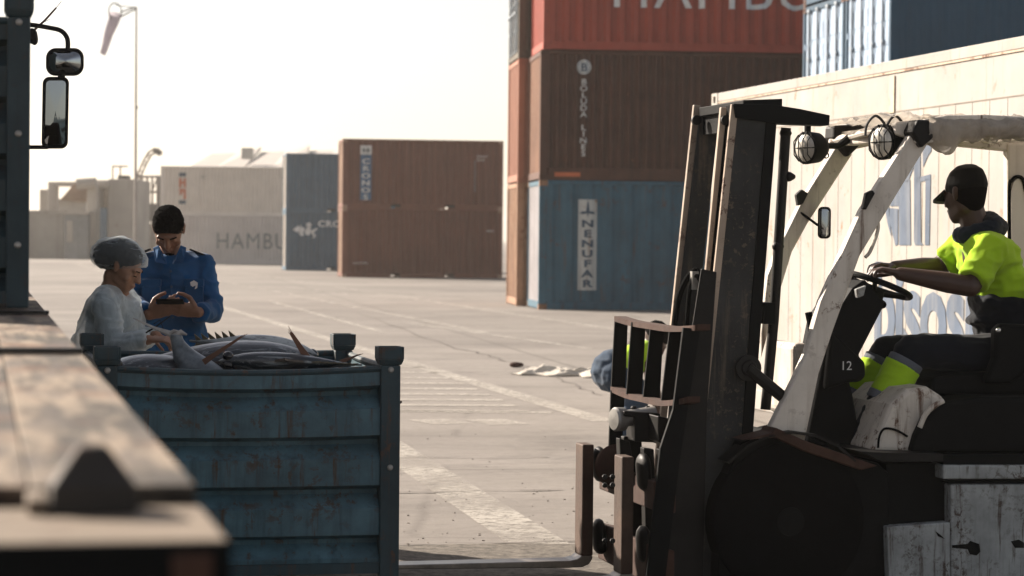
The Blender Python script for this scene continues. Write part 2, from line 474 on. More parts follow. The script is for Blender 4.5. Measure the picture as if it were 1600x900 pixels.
def container(loc, rz, label, mat, L=6.06, Hc=2.59, W=2.438, pitch=.278, depth=.068, door=False, endmat=None, framemat=None, group='stacked shipping containers', pockets=True, smooth_side=False, brail=.16, castmat=None):
    t = empty('shipping_container', loc, rz, label, 'container', group)
    fm = framemat or mat; em = endmat or mat; cmt = castmat or fm
    f = MB(); P = .10
    for x in (0, L - .16):
        for y in (0.004, W - P - .004): f.box(x, x + .16, y, y + P, .118, Hc - .118)
    for y in (.006, W - .056):
        f.box(.178, L - .178, y, y + .05, Hc - .085, Hc - .001)
        if pockets and L < 7:
            xs_ = [.178, L / 2 - 1.025 - .18, L / 2 - 1.025 + .18, L / 2 + 1.025 - .18, L / 2 + 1.025 + .18, L - .178]
            for i in (0, 2, 4): f.box(xs_[i], xs_[i + 1], y, y + .05, .003, .02 + brail)
            for i in (1, 3): f.box(xs_[i], xs_[i + 1], y, y + .05, .02 + brail - .025, .02 + brail)
        else: f.box(.178, L - .178, y, y + .05, .003, .02 + brail)
    for x in (.006, L - .066):
        f.box(x, x + .06, .162, W - .162, .02, .17); f.box(x, x + .06, .162, W - .162, Hc - .11, Hc - .01)
    f.build('frame', fm, t, bevel=.006, seg=1)
    for x, sx in ((0, 1), (L, -1)):
        for y, sy in ((0, 1), (W, -1)):
            for z, sz in ((0, 1), (Hc, -1)):
                c = MB(); casting(c, x, y, z, sx, sy, sz); c.build('corner_casting', cmt, t)
    z0, z1 = .02 + brail, Hc - .085
    pr = corr(.16, L - .16, pitch, depth) if not smooth_side else None
    for yb, sg in ((.014, 1), (W - .014, -1)):
        s = MB()
        if pr:
            sd0 = loc[2] * 3.1 + loc[0] * 1.7
            cs = [[s.bm.verts.new((x, yb + sg * (d + (.011 * noise.noise(V((x * .9, zz * 1.3, sd0))) + .010 * max(0, noise.noise(V((x * .5, zz * .8, sd0 + 9)))) if 0 < k < 8 else 0)), zz)) for k, zz in enumerate([z0 + (z1 - z0) * k / 8 for k in range(9)])] for x, d in pr]
            for a, b in zip(cs, cs[1:]):
                for k in range(8): s.bm.faces.new([a[k], b[k], b[k + 1], a[k + 1]])
        else: s.box(.16, L - .16, min(yb, yb + sg * .03), max(yb, yb + sg * .03), z0, z1)
        s.build('side_panel', mat, t)
    pe = corr(.10, W - .10, .25, .04)
    for xb, sg, isdoor in ((.02, 1, door), (L - .02, -1, False)):
        if isdoor: continue
        e = MB()
        cs = [[e.bm.verts.new((xb + sg * d, y, z)) for z in (.17, Hc - .11)] for y, d in pe]
        for a, b in zip(cs, cs[1:]): e.bm.faces.new([a[0], b[0], b[1], a[1]])
        e.build('end_panel', em, t)
    if door:
        ym = W / 2
        for a, b in ((.105, ym - .006), (ym + .006, W - .105)):
            d = MB(); d.box(.03, .06, a, b, .175, Hc - .115)
            for k in range(6):
                za = .26 + k * (Hc - .50) / 6; d.box(.022, .0295, a + .06, b - .06, za, za + (Hc - .50) / 6 - .10)
            for zz in (.4, .95, 1.5, 2.1): d.box(.002, .03, a if a < ym - .2 and a < .2 else b - .05, (a if a < ym - .2 and a < .2 else b - .05) + .05, zz, zz + .10)
            do = d.build('door', em, t, bevel=.004, seg=1)
            for q in (.28, .74):
                yy = a + (b - a) * q; rd = MB(); rd.tube([(-.004, yy, .14), (-.004, yy, Hc - .09)], .022, 8)
                for zz in (.14, .62, 1.22, 1.9, Hc - .13): rd.box(-.03, .0215, yy - .06, yy + .06, zz, zz + .055)
                rd.box(-.055, -.03, yy - .02, yy + .36, 1.02, 1.06)
                rd.build('lock_rod', M['galv'], do)
    rf = MB(); rf.box(.02, L - .02, .06, W - .06, Hc - .045, Hc - .02); rf.build('roof', mat, t)
    fl = MB(); fl.box(.07, L - .07, .062, W - .062, .10, .15); fl.build('floor', M['black'], t)
    return t, pr
M['galv'] = plain('galvanised_rod', (.30, .34, .38), .45, .25, 10, .5)
def cont(px, py, Y, **kw): return atY(px, py, Y)
M['c_cronos'] = paint('maroon_brown_container', (.135, .042, .022), .6, .2, .4, .2, spots=4)
M['c_cronos_end'] = paint('tan_container_end', (.34, .22, .15), .6, .5, .4, .3)
M['c_white'] = paint('aged_white_container', (.66, .59, .51), .6, .06, .3, .12, dirtc=(.42, .36, .30))
M['c_grey'] = paint('dull_white_container', (.55, .50, .46), .6, .08, .3, .12, dirtc=(.36, .31, .27))
M['c_blue_far'] = paint('slate_blue_container', (.045, .100, .150), .6, .08, .3, .2)
M['c_blue_endw'] = paint('pale_container_end', (.40, .36, .32), .6, .2, .3, .2)
M['c_red'] = paint('bright_brick_red_container', (.33, .058, .034), .55, .14, .35, .18, (.05, .025, .02), spots=5)
M['c_brown'] = paint('chocolate_brown_container', (.080, .030, .017), .6, .2, .55, .35, spots=4)
M['c_nenufar'] = paint('rust_streaked_blue_container', (.030, .105, .155), .55, .40, .6, .25, (.07, .04, .028), spots=4)
M['c_orange'] = paint('faded_orange_container', (.30, .13, .08), .6, .15, .4, .2)
M['c_tan'] = paint('tan_brown_container', (.30, .17, .10), .6, .45, .5, .3)
M['c_green'] = paint('dark_olive_container', (.085, .075, .055), .6, .3, .5, .3)
M['c_lilac'] = paint('pale_lilac_end', (.42, .40, .41), .6, .2, .5, .2)
M['c_deepblue'] = paint('deep_blue_container', (.008, .050, .095), .5, .06, .3, .15)
M['c_deepblue_end'] = paint('chalky_blue_door', (.30, .40, .52), .5, .12, .5, .3, dirtc=(.12, .15, .2))
M['c_reefer'] = paint('cream_white_reefer', (.325, .31, .285), .6, .26, .6, .18, (.24, .13, .07), (.38, .31, .23), 1.0, 5)

# --- Hamburg whites, far left
p = gnd(250, 411.5); YH = p.y
b1, pr = container((atY(270, 411.5, YH).x, YH, 0), R(3), 'dull white container on the ground lettered in thin grey, lower of the far white pair', M['c_grey'], L=12.19, pitch=.2, group='far white containers')
ln = letter(text_polys('HAMBURG', 1.22, 'LEFT', .86, 1.12), 'lettering', M['text_grey'], b1, 2.25, .82, pr, .014, .016)
b2, pr = container((atY(250, 411.5, YH).x, YH, 2.592), R(3), 'cream white container on top of the far pair with a vertical orange logo', M['c_white'], L=12.19, pitch=.2, group='far white containers')
letter(poly_bm([[(0, 0), (.36, 0), (.36, .2), (0, .2)]]), 'logo_band', M['text_navy'], b2, .98, 2.05, pr, .014, .016)
letter(poly_bm([[(0, 0), (.36, 0), (.36, .2), (0, .2)]]), 'logo_band', M['text_navy'], b2, .98, .58, pr, .014, .016)
letter(poly_bm([[(0, 0), (.12, 0), (.12, .5), (.06, .5), (0, .5)], [(.24, 0), (.36, 0), (.36, .5), (.24, .5)], [(.12, .20), (.24, .20), (.24, .32), (.12, .32)]]), 'lettering', M['text_orange'], b2, .98, 1.46, pr, .014, .016)
letter(poly_bm([[(0, .42), (.36, .42), (.36, .55), (0, .55)], [(.24, .0), (.36, .0), (.36, .42), (.24, .42)], [(0, .28), (.1, .2), (.22, .42), (.1, .42)]]), 'lettering', M['text_orange'], b2, .98, .84, pr, .014, .016)
letter(text_polys('GSTU\n1052', .12, 'LEFT', 1.2), 'lettering', M['text_grey'], b2, 2.1, 2.05, pr, .014, .016)
# --- Blue pair
YB = gnd(446, 422.5).y
c1, pr = container((atY(446, 422.5, YB).x, YB, 0), R(9), 'slate blue container on the ground with a small winged emblem and white letters', M['c_blue_far'], endmat=M['c_blue_endw'], group='far blue containers')
letter(text_polys('CRONOS', .38, 'LEFT', 1.2, 1.1, .012), 'lettering', M['text_white'], c1, 1.42, 1.95, pr, .014, .016)
def blob(cx, cy, rx, ry, n=14): return [(cx + rx * math.cos(2 * math.pi * k / n), cy + ry * math.sin(2 * math.pi * k / n)) for k in range(n)]
emb = [[(0, .30), (.22, .48), (.30, .40), (.30, .22), (.16, .20)],
       [(.27, .42), (.34, .50), (.36, .46), (.33, .36), (.34, .22), (.46, .12), (.52, .13), (.46, .04), (.34, .04), (.26, .16)],
       blob(.42, .30, .09, .13), blob(.66, .22, .13, .16), blob(.70, .52, .12, .11), [(.60, .42), (.80, .42), (.78, .32), (.60, .32)],
       [(.78, .26), (1.02, .38), (1.12, .36), (1.0, .28), (.92, .18), (1.0, .04), (.94, -.06), (.86, -.04), (.92, .02), (.84, .12)]]
letter(poly_bm(emb), 'emblem', M['text_white'], c1, .32, 1.50, pr, .014, .016)
container((atY(446, 422.5, YB).x, YB, 2.592), R(9), 'plain slate blue container on top of the far blue pair', M['c_blue_far'], endmat=M['c_blue_endw'], group='far blue containers')
# --- Cronos pair
YC = gnd(534, 433).y
xc = atY(534, 433, YC).x
c1, pr = container((xc, YC, 0), R(8), 'plain maroon brown container on the ground beneath the one with a blue name panel', M['c_cronos'], depth=.09, endmat=M['c_cronos_end'], framemat=M['c_cronos'], castmat=M['c_cronos_end'], group='maroon containers')
letter(text_polys('22G1', .10, 'LEFT', 1.2), 'lettering', M['text_white'], c1, 5.45, 1.75, pr, .014, .016)
letter(text_polys('CAUTION', .10, 'LEFT', 1.2), 'lettering', M['text_white'], c1, .42, .50, pr, .014, .016)
c2, pr = container((xc, YC, 2.592), R(8), 'maroon brown container on top of its pair with a vertical blue name panel', M['c_cronos'], depth=.09, endmat=M['c_cronos_end'], castmat=M['c_cronos_end'], group='maroon containers')
letter(poly_bm([[(0, 0), (.42, 0), (.42, 1.70), (0, 1.70)]]), 'name_panel', plain('panel_blue', (.035, .10, .19), .5), c2, .66, .30, pr, .014, .016)
letter(poly_bm([[(0, 0), (.42, 0), (.42, .34), (0, .34)]]), 'name_panel_top', M['text_white'], c2, .66, 2.005, pr, .014, .016)
letter(poly_bm([blob(.13, .16, .07, .09), blob(.29, .16, .07, .09)]), 'logo', M['text_grey'], c2, .66, 2.005, pr, .014, .021)
letter(text_polys('C\nR\nO\nN\nO\nS', .27, 'CENTER', 1.5, 1, .006, 1.0), 'lettering', M['text_white'], c2, .87, 1.66, pr, .014, .021)
letter(text_polys('CRXU\n2318', .13, 'LEFT', 1.1), 'lettering', M['text_white'], c2, 5.05, 1.95, pr, .014, .016)
letter(poly_bm([[(0, 0), (.03, 0), (.03, 1.2), (0, 1.2)]]), 'stripe', M['text_grey'], c2, 4.98, .65, pr, .014, .016)

# --- Tall stack: 73.9 px/m
HT = 2.75
YT = 3800 * 1.5 / (483.4 - 373)
pT = atY(841, 484, YT)
YT = pT.y; xT = pT.x; rT = R(5.5)
gt = 'tall container stack'
c, prN = container((xT, YT, 0), rT, 'rust streaked blue container with a white name board, bottom of the tall stack', M['c_nenufar'], L=12.19, Hc=HT, pitch=.42, depth=.045, endmat=M['c_lilac'], castmat=M['c_tan'], group=gt, brail=.14)
wp = paint('weathered_white_board', (.50, .50, .47), .6, .35, .3, .15, (.2, .1, .05))
letter(poly_bm([[(0, 0), (.40, 0), (.40, 1.93), (0, 1.93)]]), 'name_board', wp, c, .84, .42, prN, .014, .016)
letter(text_polys('N\nE\nN\nU\nF\nA\nR', .215, 'CENTER', 1.6, 1, .008, .99), 'lettering', M['text_navy'], c, 1.04, 1.765, prN, .014, .022)
letter(poly_bm([[(.0, .02), (.08, .07), (.14, .06), (.16, .22), (.18, .30), (.2, .22), (.22, .06), (.28, .07), (.36, .02), (.28, 0), (.2, .02), (.18, -.06), (.16, .02), (.08, 0)]]), 'emblem', M['text_navy'], c, .86, 2.035, prN, .014, .022)
c, prB = container((xT, YT, HT + .012), rT, 'chocolate brown container with white vertical letters and a circled letter', M['c_brown'], L=12.19, Hc=HT, pitch=.19, endmat=paint('brown_end', (.25, .13, .08), .6, .3), group=gt, brail=.24)
ring = blob(0, 0, .155, .155, 28)
letter(poly_bm([ring]), 'emblem_disc', M['text_white'], c, .93, 2.40, prB, .014, .016)
letter(poly_bm([blob(0, 0, .128, .128, 28)]), 'emblem_ring', M['text_grey'], c, .93, 2.40, prB, .014, .020)
letter(poly_bm([blob(0, 0, .115, .115, 28)]), 'emblem_face', M['text_white'], c, .93, 2.40, prB, .014, .023)
letter(text_polys('B', .24, 'CENTER', 1, 1, .006), 'emblem_letter', M['text_navy'], c, .93, 2.315, prB, .014, .027)
letter(text_polys('B\nO\nL\nU\nD\nA\n\nL\nI\nN\nE\nS', .165, 'CENTER', 1.2, 1, .002, .84), 'lettering', M['text_white'], c, .93, 2.03, prB, .014, .016)
letter(poly_bm([[(0, 0), (.55, 0), (.55, .09), (0, .09)]]), 'warning_mark', M['text_orange'], c, .32, .07, None, .006, .006)
c, prR = container((xT + .05, YT - .05, 2 * HT + .024), rT, 'bright brick red container with large white letters, third level of the tall stack', M['c_red'], L=12.19, Hc=HT, pitch=.30, endmat=M['c_red'], group=gt)
letter(text_polys('HAMBURG SÜD', 1.18, 'LEFT', 1.02, 1.12), 'lettering', M['text_white'], c, 1.42, .92, prR, .014, .016)
# column behind
dxr = V((math.cos(rT), math.sin(rT), 0)); dyr = V((-math.sin(rT), math.cos(rT), 0))
pb = V((xT, YT, 0)) + dyr * 2.56 - dxr * .22
container(pb, rT, 'tan brown container at the ground behind the blue one, rusty end showing', M['c_tan'], Hc=HT, endmat=M['c_tan'], L=12.19, group=gt)
container(pb + V((0, 0, HT + .012)), rT, 'faded orange container, middle of the column at the back of the tall stack', M['c_orange'], Hc=HT, L=12.19, group=gt, endmat=M['c_orange'])
container(pb + V((0, 0, 2 * HT + .024)), rT, 'dark olive container with door rods, top of the column at the back of the stack', M['c_green'], Hc=HT, L=12.19, group=gt, door=True)

# --- deep blue stack behind the reefer
YD = 40.0; xD = atY(1386, 480, YD).x; rD = R(10)
dxr = V((math.cos(rD), math.sin(rD), 0)); dyr = V((-math.sin(rD), math.cos(rD), 0))
for lv in range(3):
    for k in range(2):
        if lv > 0 or True:
            pz = V((xD, YD, lv * 2.91)) + dyr * 2.52 * k
            nm = ['ground level', 'second level', 'top level'][lv]
            if lv < 1 and k == 1: continue
            t_, _ = container(pz, rD, ('deep blue container nearest the camera, ' if k == 0 else 'deep blue container further back with chalky doors, ') + nm + ' behind the white refrigerated one',
                              M['c_deepblue'], L=12.19, door=(lv >= 1), endmat=M['c_deepblue_end'], Hc=2.896, framemat=M['c_deepblue'], castmat=M['c_brown'], group='deep blue container stack', smooth_side=False, depth=.02)
            if lv == 2 and k == 0: deep = t_

# --- white reefer
pR = atY(1112, 147, 23.0); XR, YR = pR.x, 23.0; HR = pR.z
qR = atY(1600, 55, 1); s_ = (HR - H) / (qR.z - H); qR = atY(1600, 55, s_)
rz = math.atan2(qR.y - YR, qR.x - XR)
t, _ = container((XR, YR, 0), rz, 'long cream white refrigerated container standing behind the forklift', M['c_reefer'], L=12.19, Hc=HR, smooth_side=True, pockets=False, group=None)
t.name = 'refrigerated_container'; t['category'] = 'container'
sm = MB()
dkl = plain('seam_grime', (.17, .14, .11), .8, .3)
for k in range(1, 40): sm.box(.16 + k * .298, .16 + k * .298 + .0035, .0122, .0135, .3, HR - .40)
sm.box(.16, 12.03, .0118, .0135, HR - .40, HR - .390)
sm.box(.16, 12.03, .006, .0135, .28, .292)
sm.build('panel_seams', dkl, t)
sm = MB(); sm.box(.16, 12.03, .004, .0135, HR - .10, HR - .086); sm.box(4.55, 4.66, .003, .0135, HR - .40, HR - .12); sm.build('rub_strip', paint('rust_stained_strip', (.5, .40, .30), .6, .5), t)
def reef(px, py):   # pixel -> coordinates on the reefer's side (length, height)
    d = ray(px, py); n = V((-math.sin(rz), math.cos(rz), 0)); P0 = V((XR, YR, 0))
    s = (P0 - CAM).dot(n) / d.dot(n); q = CAM + d * s - P0
    return (q.x * math.cos(rz) + q.y * math.sin(rz), q.z)
def rp(pl): return [reef(x, y) for x, y in pl]
logo = [[(1388, 325), (1401, 326), (1401, 382), (1397, 384), (1388, 345)], [(1402, 288), (1420, 280), (1421, 383), (1403, 383)],
        [(1426, 230), (1436, 230), (1437, 378), (1441, 383), (1428, 383), (1426, 376)], [(1439, 225), (1453, 225), (1453, 236), (1448, 243), (1440, 262)],
        [(1405, 240), (1421, 232), (1425, 262), (1417, 284), (1402, 284)], [(1430, 278), (1452, 272), (1452, 280), (1430, 286)],
        [(1444, 280), (1452, 280), (1450, 383), (1443, 383)], [(1388, 296), (1402, 290), (1402, 322), (1389, 322)],
        [(1376, 300), (1386, 290), (1387, 330), (1390, 362), (1391, 372), (1385, 350)]]
letter(poly_bm([rp(p_) for p_ in logo]), 'faded_logo', M['text_blue'], t, 0, 0, None, .0135, .004)
x0_, z0_ = reef(1372, 542); x1_, z1_ = reef(1490, 542)
letter(text_polys('bisosu', .92, 'LEFT', 1.0, .95, .03), 'lettering', M['text_blue'], t, reef(1362, 540)[0], reef(1400, 546)[1], None, .0135, .004)

# ================================================================== FAR BACKGROUND
def fbox(mb, x0, y0, x1, y1, Y, dep, rzoff=0):
    a = atY(x0, y1, Y); b = atY(x1, y0, Y)
    mb.box(a.x, b.x, Y, Y + dep, max(0, a.z) if y1 < 405 else 0, b.z)
conc = M['concrete']
t = empty('perimeter_wall', (0, 0, 0), 0, 'beige concrete perimeter wall at the far left of the yard', 'wall')
mb = MB(); fbox(mb, -60, 333, 100, 414, 150, .4); mb.build('wall_panel', conc, t)
mb = MB(); fbox(mb, -60, 329, 101, 333, 149.9, .6); mb.build('coping', conc, t)
mb = MB()
for x in (-30, 40, 99): fbox(mb, x, 331, x + 4, 414, 149.6, .3)
mb.build('pilaster', conc, t)
t = empty('storage_cabin', (0, 0, 0), 0, 'small grey blue cabin with a pale door beside the perimeter wall', 'cabin')
mb = MB(); fbox(mb, 100, 334, 137, 412, 146, 4); mb.build('wall', paint('grey_cabin', (.19, .20, .20), .7, .1, .3), t)
mb = MB(); fbox(mb, 104, 345, 113, 378, 145.9, .08); mb.build('door_panel', conc, t)
mb = MB(); fbox(mb, 98, 331, 139, 334.5, 145.8, 4.4); mb.build('roof', conc, t)
t = empty('concrete_silo_building', (0, 0, 0), 0, 'pale concrete loading building with two tall towers and a pipe on top', 'building')
mb = MB(); fbox(mb, 168, 280, 212, 412, 148, 6); mb.build('tower', conc, t, bevel=.05)
mb = MB(); fbox(mb, 135, 290, 152, 412, 147, 2.5); mb.build('tower', conc, t, bevel=.05)
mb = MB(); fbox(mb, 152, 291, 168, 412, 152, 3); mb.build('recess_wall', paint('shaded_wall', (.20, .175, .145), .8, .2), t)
mb = MB(); fbox(mb, 118, 281, 170, 294, 147.5, 3); mb.build('cross_beam', conc, t, bevel=.2)
mb = MB(); a = [atY(x, y, 149) for x, y in ((93, 313), (118, 285), (136, 290), (136, 312))]; mb.prism(a, [q + V((0, 8, 0)) for q in a]); mb.build('hopper', paint('rusty_hopper', (.27, .18, .12), .7, .4), t)
mb = MB(); mb.tube([atY(120, 288, 146.5), atY(150, 286, 146.5)], .35, 12); mb.build('pipe', conc, t, smooth=True)
mb = MB(); fbox(mb, 156, 325, 166, 404, 146.4, .4); mb.build('machinery', M['c_blue_far'], t)
mb = MB()
for x in (176, 188): mb.tube([atY(x, 282, 149), atY(x, 260, 149)], .05, 6)
mb.tube([atY(175, 260, 149), atY(200, 260, 149)], .05, 6); fbox(mb, 184, 274, 200, 281, 149, 1)
mb.build('roof_railing', M['rubber_old'], t)
t = empty('concrete_portal', (0, 0, 0), 0, 'pale concrete portal frame standing behind the perimeter wall', 'frame')
mb = MB(); fbox(mb, 74, 284, 86, 412, 158, 1.4); mb.build('column', conc, t, bevel=.05)
mb = MB(); fbox(mb, 86, 284, 120, 291, 158, 1.4); mb.build('beam', conc, t, bevel=.05)
mb = MB(); fbox(mb, 61, 296, 74, 412, 160, 1.4); mb.build('wall_block', conc, t, bevel=.05)
t = empty('low_shed', (0, 0, 0), 0, 'low pale shed seen between the concrete portal and the tower', 'shed')
mb = MB(); fbox(mb, 86, 314, 134, 412, 165, 5); mb.build('wall', conc, t)
mb = MB(); fbox(mb, 84, 311, 136, 314.5, 164.6, 5.6); mb.build('roof', conc, t)
# lattice plant
t = empty('pipe_gantry', (0, 0, 0), 0, 'open steel pipe gantry and tanks between the tower and the white containers', 'gantry')
mb = MB()
for x in (214, 222, 230, 238, 246, 250): mb.tube([atY(x, 412, 155), atY(x, 276, 155)], .09, 6)
for y in (276, 300, 322, 345, 372): mb.tube([atY(213, y, 155), atY(252, y, 155)], .08, 6)
for a, b in (((214, 300), (222, 276)), ((230, 345), (238, 322)), ((238, 300), (246, 276)), ((222, 372), (230, 345))): mb.tube([atY(*a, 155), atY(*b, 155)], .05, 6)
mb.build('lattice', paint('pale_steelwork', (.28, .25, .22), .7, .3), t)
mb = MB(); fbox(mb, 212, 333, 250, 345, 154, 3); fbox(mb, 226, 318, 244, 333, 154, 2); mb.build('tank', paint('tank_paint', (.22, .20, .18), .7, .3), t)
mb = MB(); fbox(mb, 212, 350, 252, 412, 157, 2); mb.build('base_wall', conc, t)
# loader crane
t = empty('loader_crane', (0, 0, 0), 0, 'slender lattice crane jib bent over above the pipe gantry', 'crane')
mb = MB()
cpts = [(208, 292), (216, 270), (224, 252), (232, 238), (241, 232), (249, 235)]
for off in (0, 6):
    mb.tube([atY(x + off * .8, y + off * .6, 170) for x, y in cpts], .08, 6)
for i in range(12):
    k = i / 12 * 5; a = int(k); fr = k - a; x = cpts[a][0] + (cpts[a + 1][0] - cpts[a][0]) * fr; y = cpts[a][1] + (cpts[a + 1][1] - cpts[a][1]) * fr
    mb.tube([atY(x, y, 170), atY(x + (4.8 if i % 2 else 7), y + (3.6 if i % 2 else 0), 170)], .05, 5)
mb.build('jib', paint('jib_paint', (.30, .25, .20), .7, .3), t)
mb = MB(); mb.tube([atY(249, 235, 170), atY(249, 243, 170)], .18, 6); mb.tube([atY(243, 234, 170), atY(243, 241, 170)], .12, 6); mb.build('hook_block', M['rubber_old'], t)
mb = MB(); mb.tube([atY(210, 290, 170), atY(210, 412, 170)], .2, 8); mb.build('mast', conc, t)
# warehouse
t = empty('warehouse', (0, 0, 0), 0, 'long pale warehouse with ridged sheet roofs behind the white containers', 'building')
wr = paint('pale_sheet_roof', (.36, .33, .30), .6, .05, .2, .1)
e0, e1 = atY(292, 263, 215), atY(560, 260, 215); h0, h1 = atY(332, 240, 240), atY(560, 233, 240)
for k in range(6):
    f0, f1 = k / 6, (k + 1) / 6; mb = MB()
    a, b = e0.lerp(e1, f0), e0.lerp(e1, f1); c_, d_ = h0.lerp(h1, f0), h0.lerp(h1, f1); up = V((0, 0, .55 if k % 2 else 0))
    mb.prism([a, b, d_ + up, c_], [q - V((0, 0, .3)) for q in (a, b, d_ + up, c_)]); mb.build('roof_bay', wr, t)
mb = MB(); fbox(mb, 296, 262.5, 560, 412, 216, 30); mb.build('wall', M['c_white'], t)
mb = MB(); q = atY(386, 238, 218); mb.box(q.x - .5, q.x + .5, q.y, q.y + 1, q.z - .6, q.z + .4); mb.build('roof_vent', M['steel'], t)
# windsock
YW = 95.0
t = empty('windsock', (atY(212, 330, YW).x, YW, 0), 0, 'limp white windsock hanging from a tall thin mast', 'windsock')
org = V(t.location)
L_ = lambda px, py, dy=0: atY(px, py, YW + dy) - org
mb = MB(); b = L_(211.5, 330); mb.tube([V((b.x, 0, 0)), b, L_(213, 11)], [.075, .06, .035], 8); mb.build('pole', paint('pole_paint', (.34, .31, .28), .6, .2), t, smooth=True)
mb = MB()
mb.tube([L_(212, 11), L_(188, 19)], .03, 6); mb.tube([L_(212, 14), L_(189, 26)], .03, 6); mb.tube([L_(212, 12), L_(180, 8)], .018, 6)
c = L_(180, 19); mb.tube([c + V((math.cos(a) * .22, math.cos(a) * .2, math.sin(a) * .36)) for a in [2 * math.pi * k / 20 for k in range(20)]], .025, 6, closed=True)
mb.build('hoop_bracket', M['rubber_old'], t)
sock = MB(); rings = []
for k in range(9):
    f = k / 8; cx = L_(180 - 20 * f, 22 + 63 * f); rr = .24 * (1 - .58 * f)
    rings.append([cx + V((math.cos(a) * rr * (1 + .12 * math.sin(3 * a + f * 9)), math.sin(a) * rr * .7, .10 * math.sin(a) * (1 - f) - .06 * math.cos(a))) for a in [2 * math.pi * j / 16 for j in range(16)]])
sock.loft(rings, cap=False); sock.build('sock', cloth('windsock_cloth', (.50, .46, .50), .1, .9, .4), t, smooth=True, ang=80)
mb = MB(); mb.tube([L_(211, 168), L_(216, 168)], .05, 6); mb.build('cleat', M['steel'], t)

# crumpled sheet on the yard
def sheet(label, px0, px1, py, dep, amp, mat, seed):
    a = gnd(px0, py); b = gnd(px1, py + 6); t_ = MB(); nx, ny = 90, 22; g_ = []
    d = b - a; d.z = 0; L = d.length; d.normalize(); n = V((-d.y, d.x, 0))
    for j in range(ny + 1):
        row = []
        for i in range(nx + 1):
            u, v = i / nx, j / ny
            e = max(0, math.sin(math.pi * v)) ** .6 * min(1, u * 10, (1 - u) * 6)
            wob = noise.noise(V((u * 6, v * 1.2, seed))) * .35
            nn = noise.fractal(V((u * 14, v * 3, seed)), 1, 2.0, 4)
            p = d * (u * L) + n * ((v - .5) * dep * (.7 + .5 * noise.noise(V((u * 4, 0, seed)))) + wob)
            row.append(t_.bm.verts.new((p.x, p.y, .012 + e * amp * (.40 + .5 * abs(nn) + .25 * noise.noise(V((u * 5, seed, 0)))))))
        g_.append(row)
    for j in range(ny):
        for i in range(nx): t_.bm.faces.new([g_[j][i], g_[j][i + 1], g_[j + 1][i + 1], g_[j + 1][i]])
    o = t_.build('crumpled_sheet', mat, None, smooth=True, ang=180); o.location = (a.x, a.y, 0); o.modifiers.new('s', 'SOLIDIFY').thickness = .006
    return tag(o, label, 'tarpaulin')
sheet('long crumpled white plastic sheet lying on the yard', 822, 975, 583, 1.1, .11, cloth('dirty_white_sheet', (.48, .44, .38), .2), 3.3)
mb = MB(); p = gnd(805, 574); mb.hull([((0, 0, .03), (.07, .05, .035)), ((.06, .02, .03), (.04, .03, .025))]); o = mb.build('broken_brick', M['rustbar']); o.location = p; tag(o, 'small brown lump of debris left of the crumpled white sheet', 'debris')
# loose grit along the joints, one mesh, uncountable
mb = MB(); rnd = random.Random(3)
for k in range(160):
    x = rnd.uniform(625, 985); y = rnd.choice((rnd.gauss(856, 12), rnd.gauss(800, 40), rnd.uniform(660, 895)))
    if y < 640: continue
    p = gnd(x, y); r = rnd.uniform(.002, .006); M_ = Matrix.Translation(p) @ Matrix.Rotation(rnd.random() * 6, 4, 'Z') @ Matrix.Rotation(rnd.random(), 4, 'X')
    mb.box(-r, r, -r * .7, r * .7, -r * .2, r * .8, M_)
tag(mb.build('grit', plain('grit_stone', (.16, .14, .12), .9, .4, 30)), kind='stuff')

# ================================================================== STEEL FISH BINS
def bin_panel(axis, a0, a1, face, sg, zt, zb, sag=0.0, nx=18):
    """horizontally corrugated sheet; axis 'x' or 'y' is the long direction, face the plane, sg outward sign"""
    m_ = MB(); pr_ = [(zt, 0.0)]
    z = zt - .055; per = .206
    while z - .06 > zb:
        pr_ += [(z, 0), (z - .020, -.044), (z - .040, -.047), (z - .094, -.002), (z - .098, 0.003)]
        z -= per
    pr_.append((zb, 0)); cols = []
    pr_ = [q for q in pr_ if q[0] >= zb]
    for i in range(nx + 1):
        a = a0 + (a1 - a0) * i / nx; s = 4 * (i / nx) * (1 - i / nx); c_ = []
        for z, d in pr_:
            zz = z - sag * s * max(0, (z - zb) / (zt - zb)) ** 2
            f = face + sg * (d * 1.25 - .003 * s * (z - zb) + .004 * noise.noise(V((a * 5, z * 7, face))))
            c_.append(m_.bm.verts.new((a, f, zz) if axis == 'x' else (f, a, zz)))
        cols.append(c_)
    for A, B in zip(cols, cols[1:]):
        for k in range(len(A) - 1): m_.bm.faces.new([A[k], B[k], B[k + 1], A[k + 1]])
    return m_
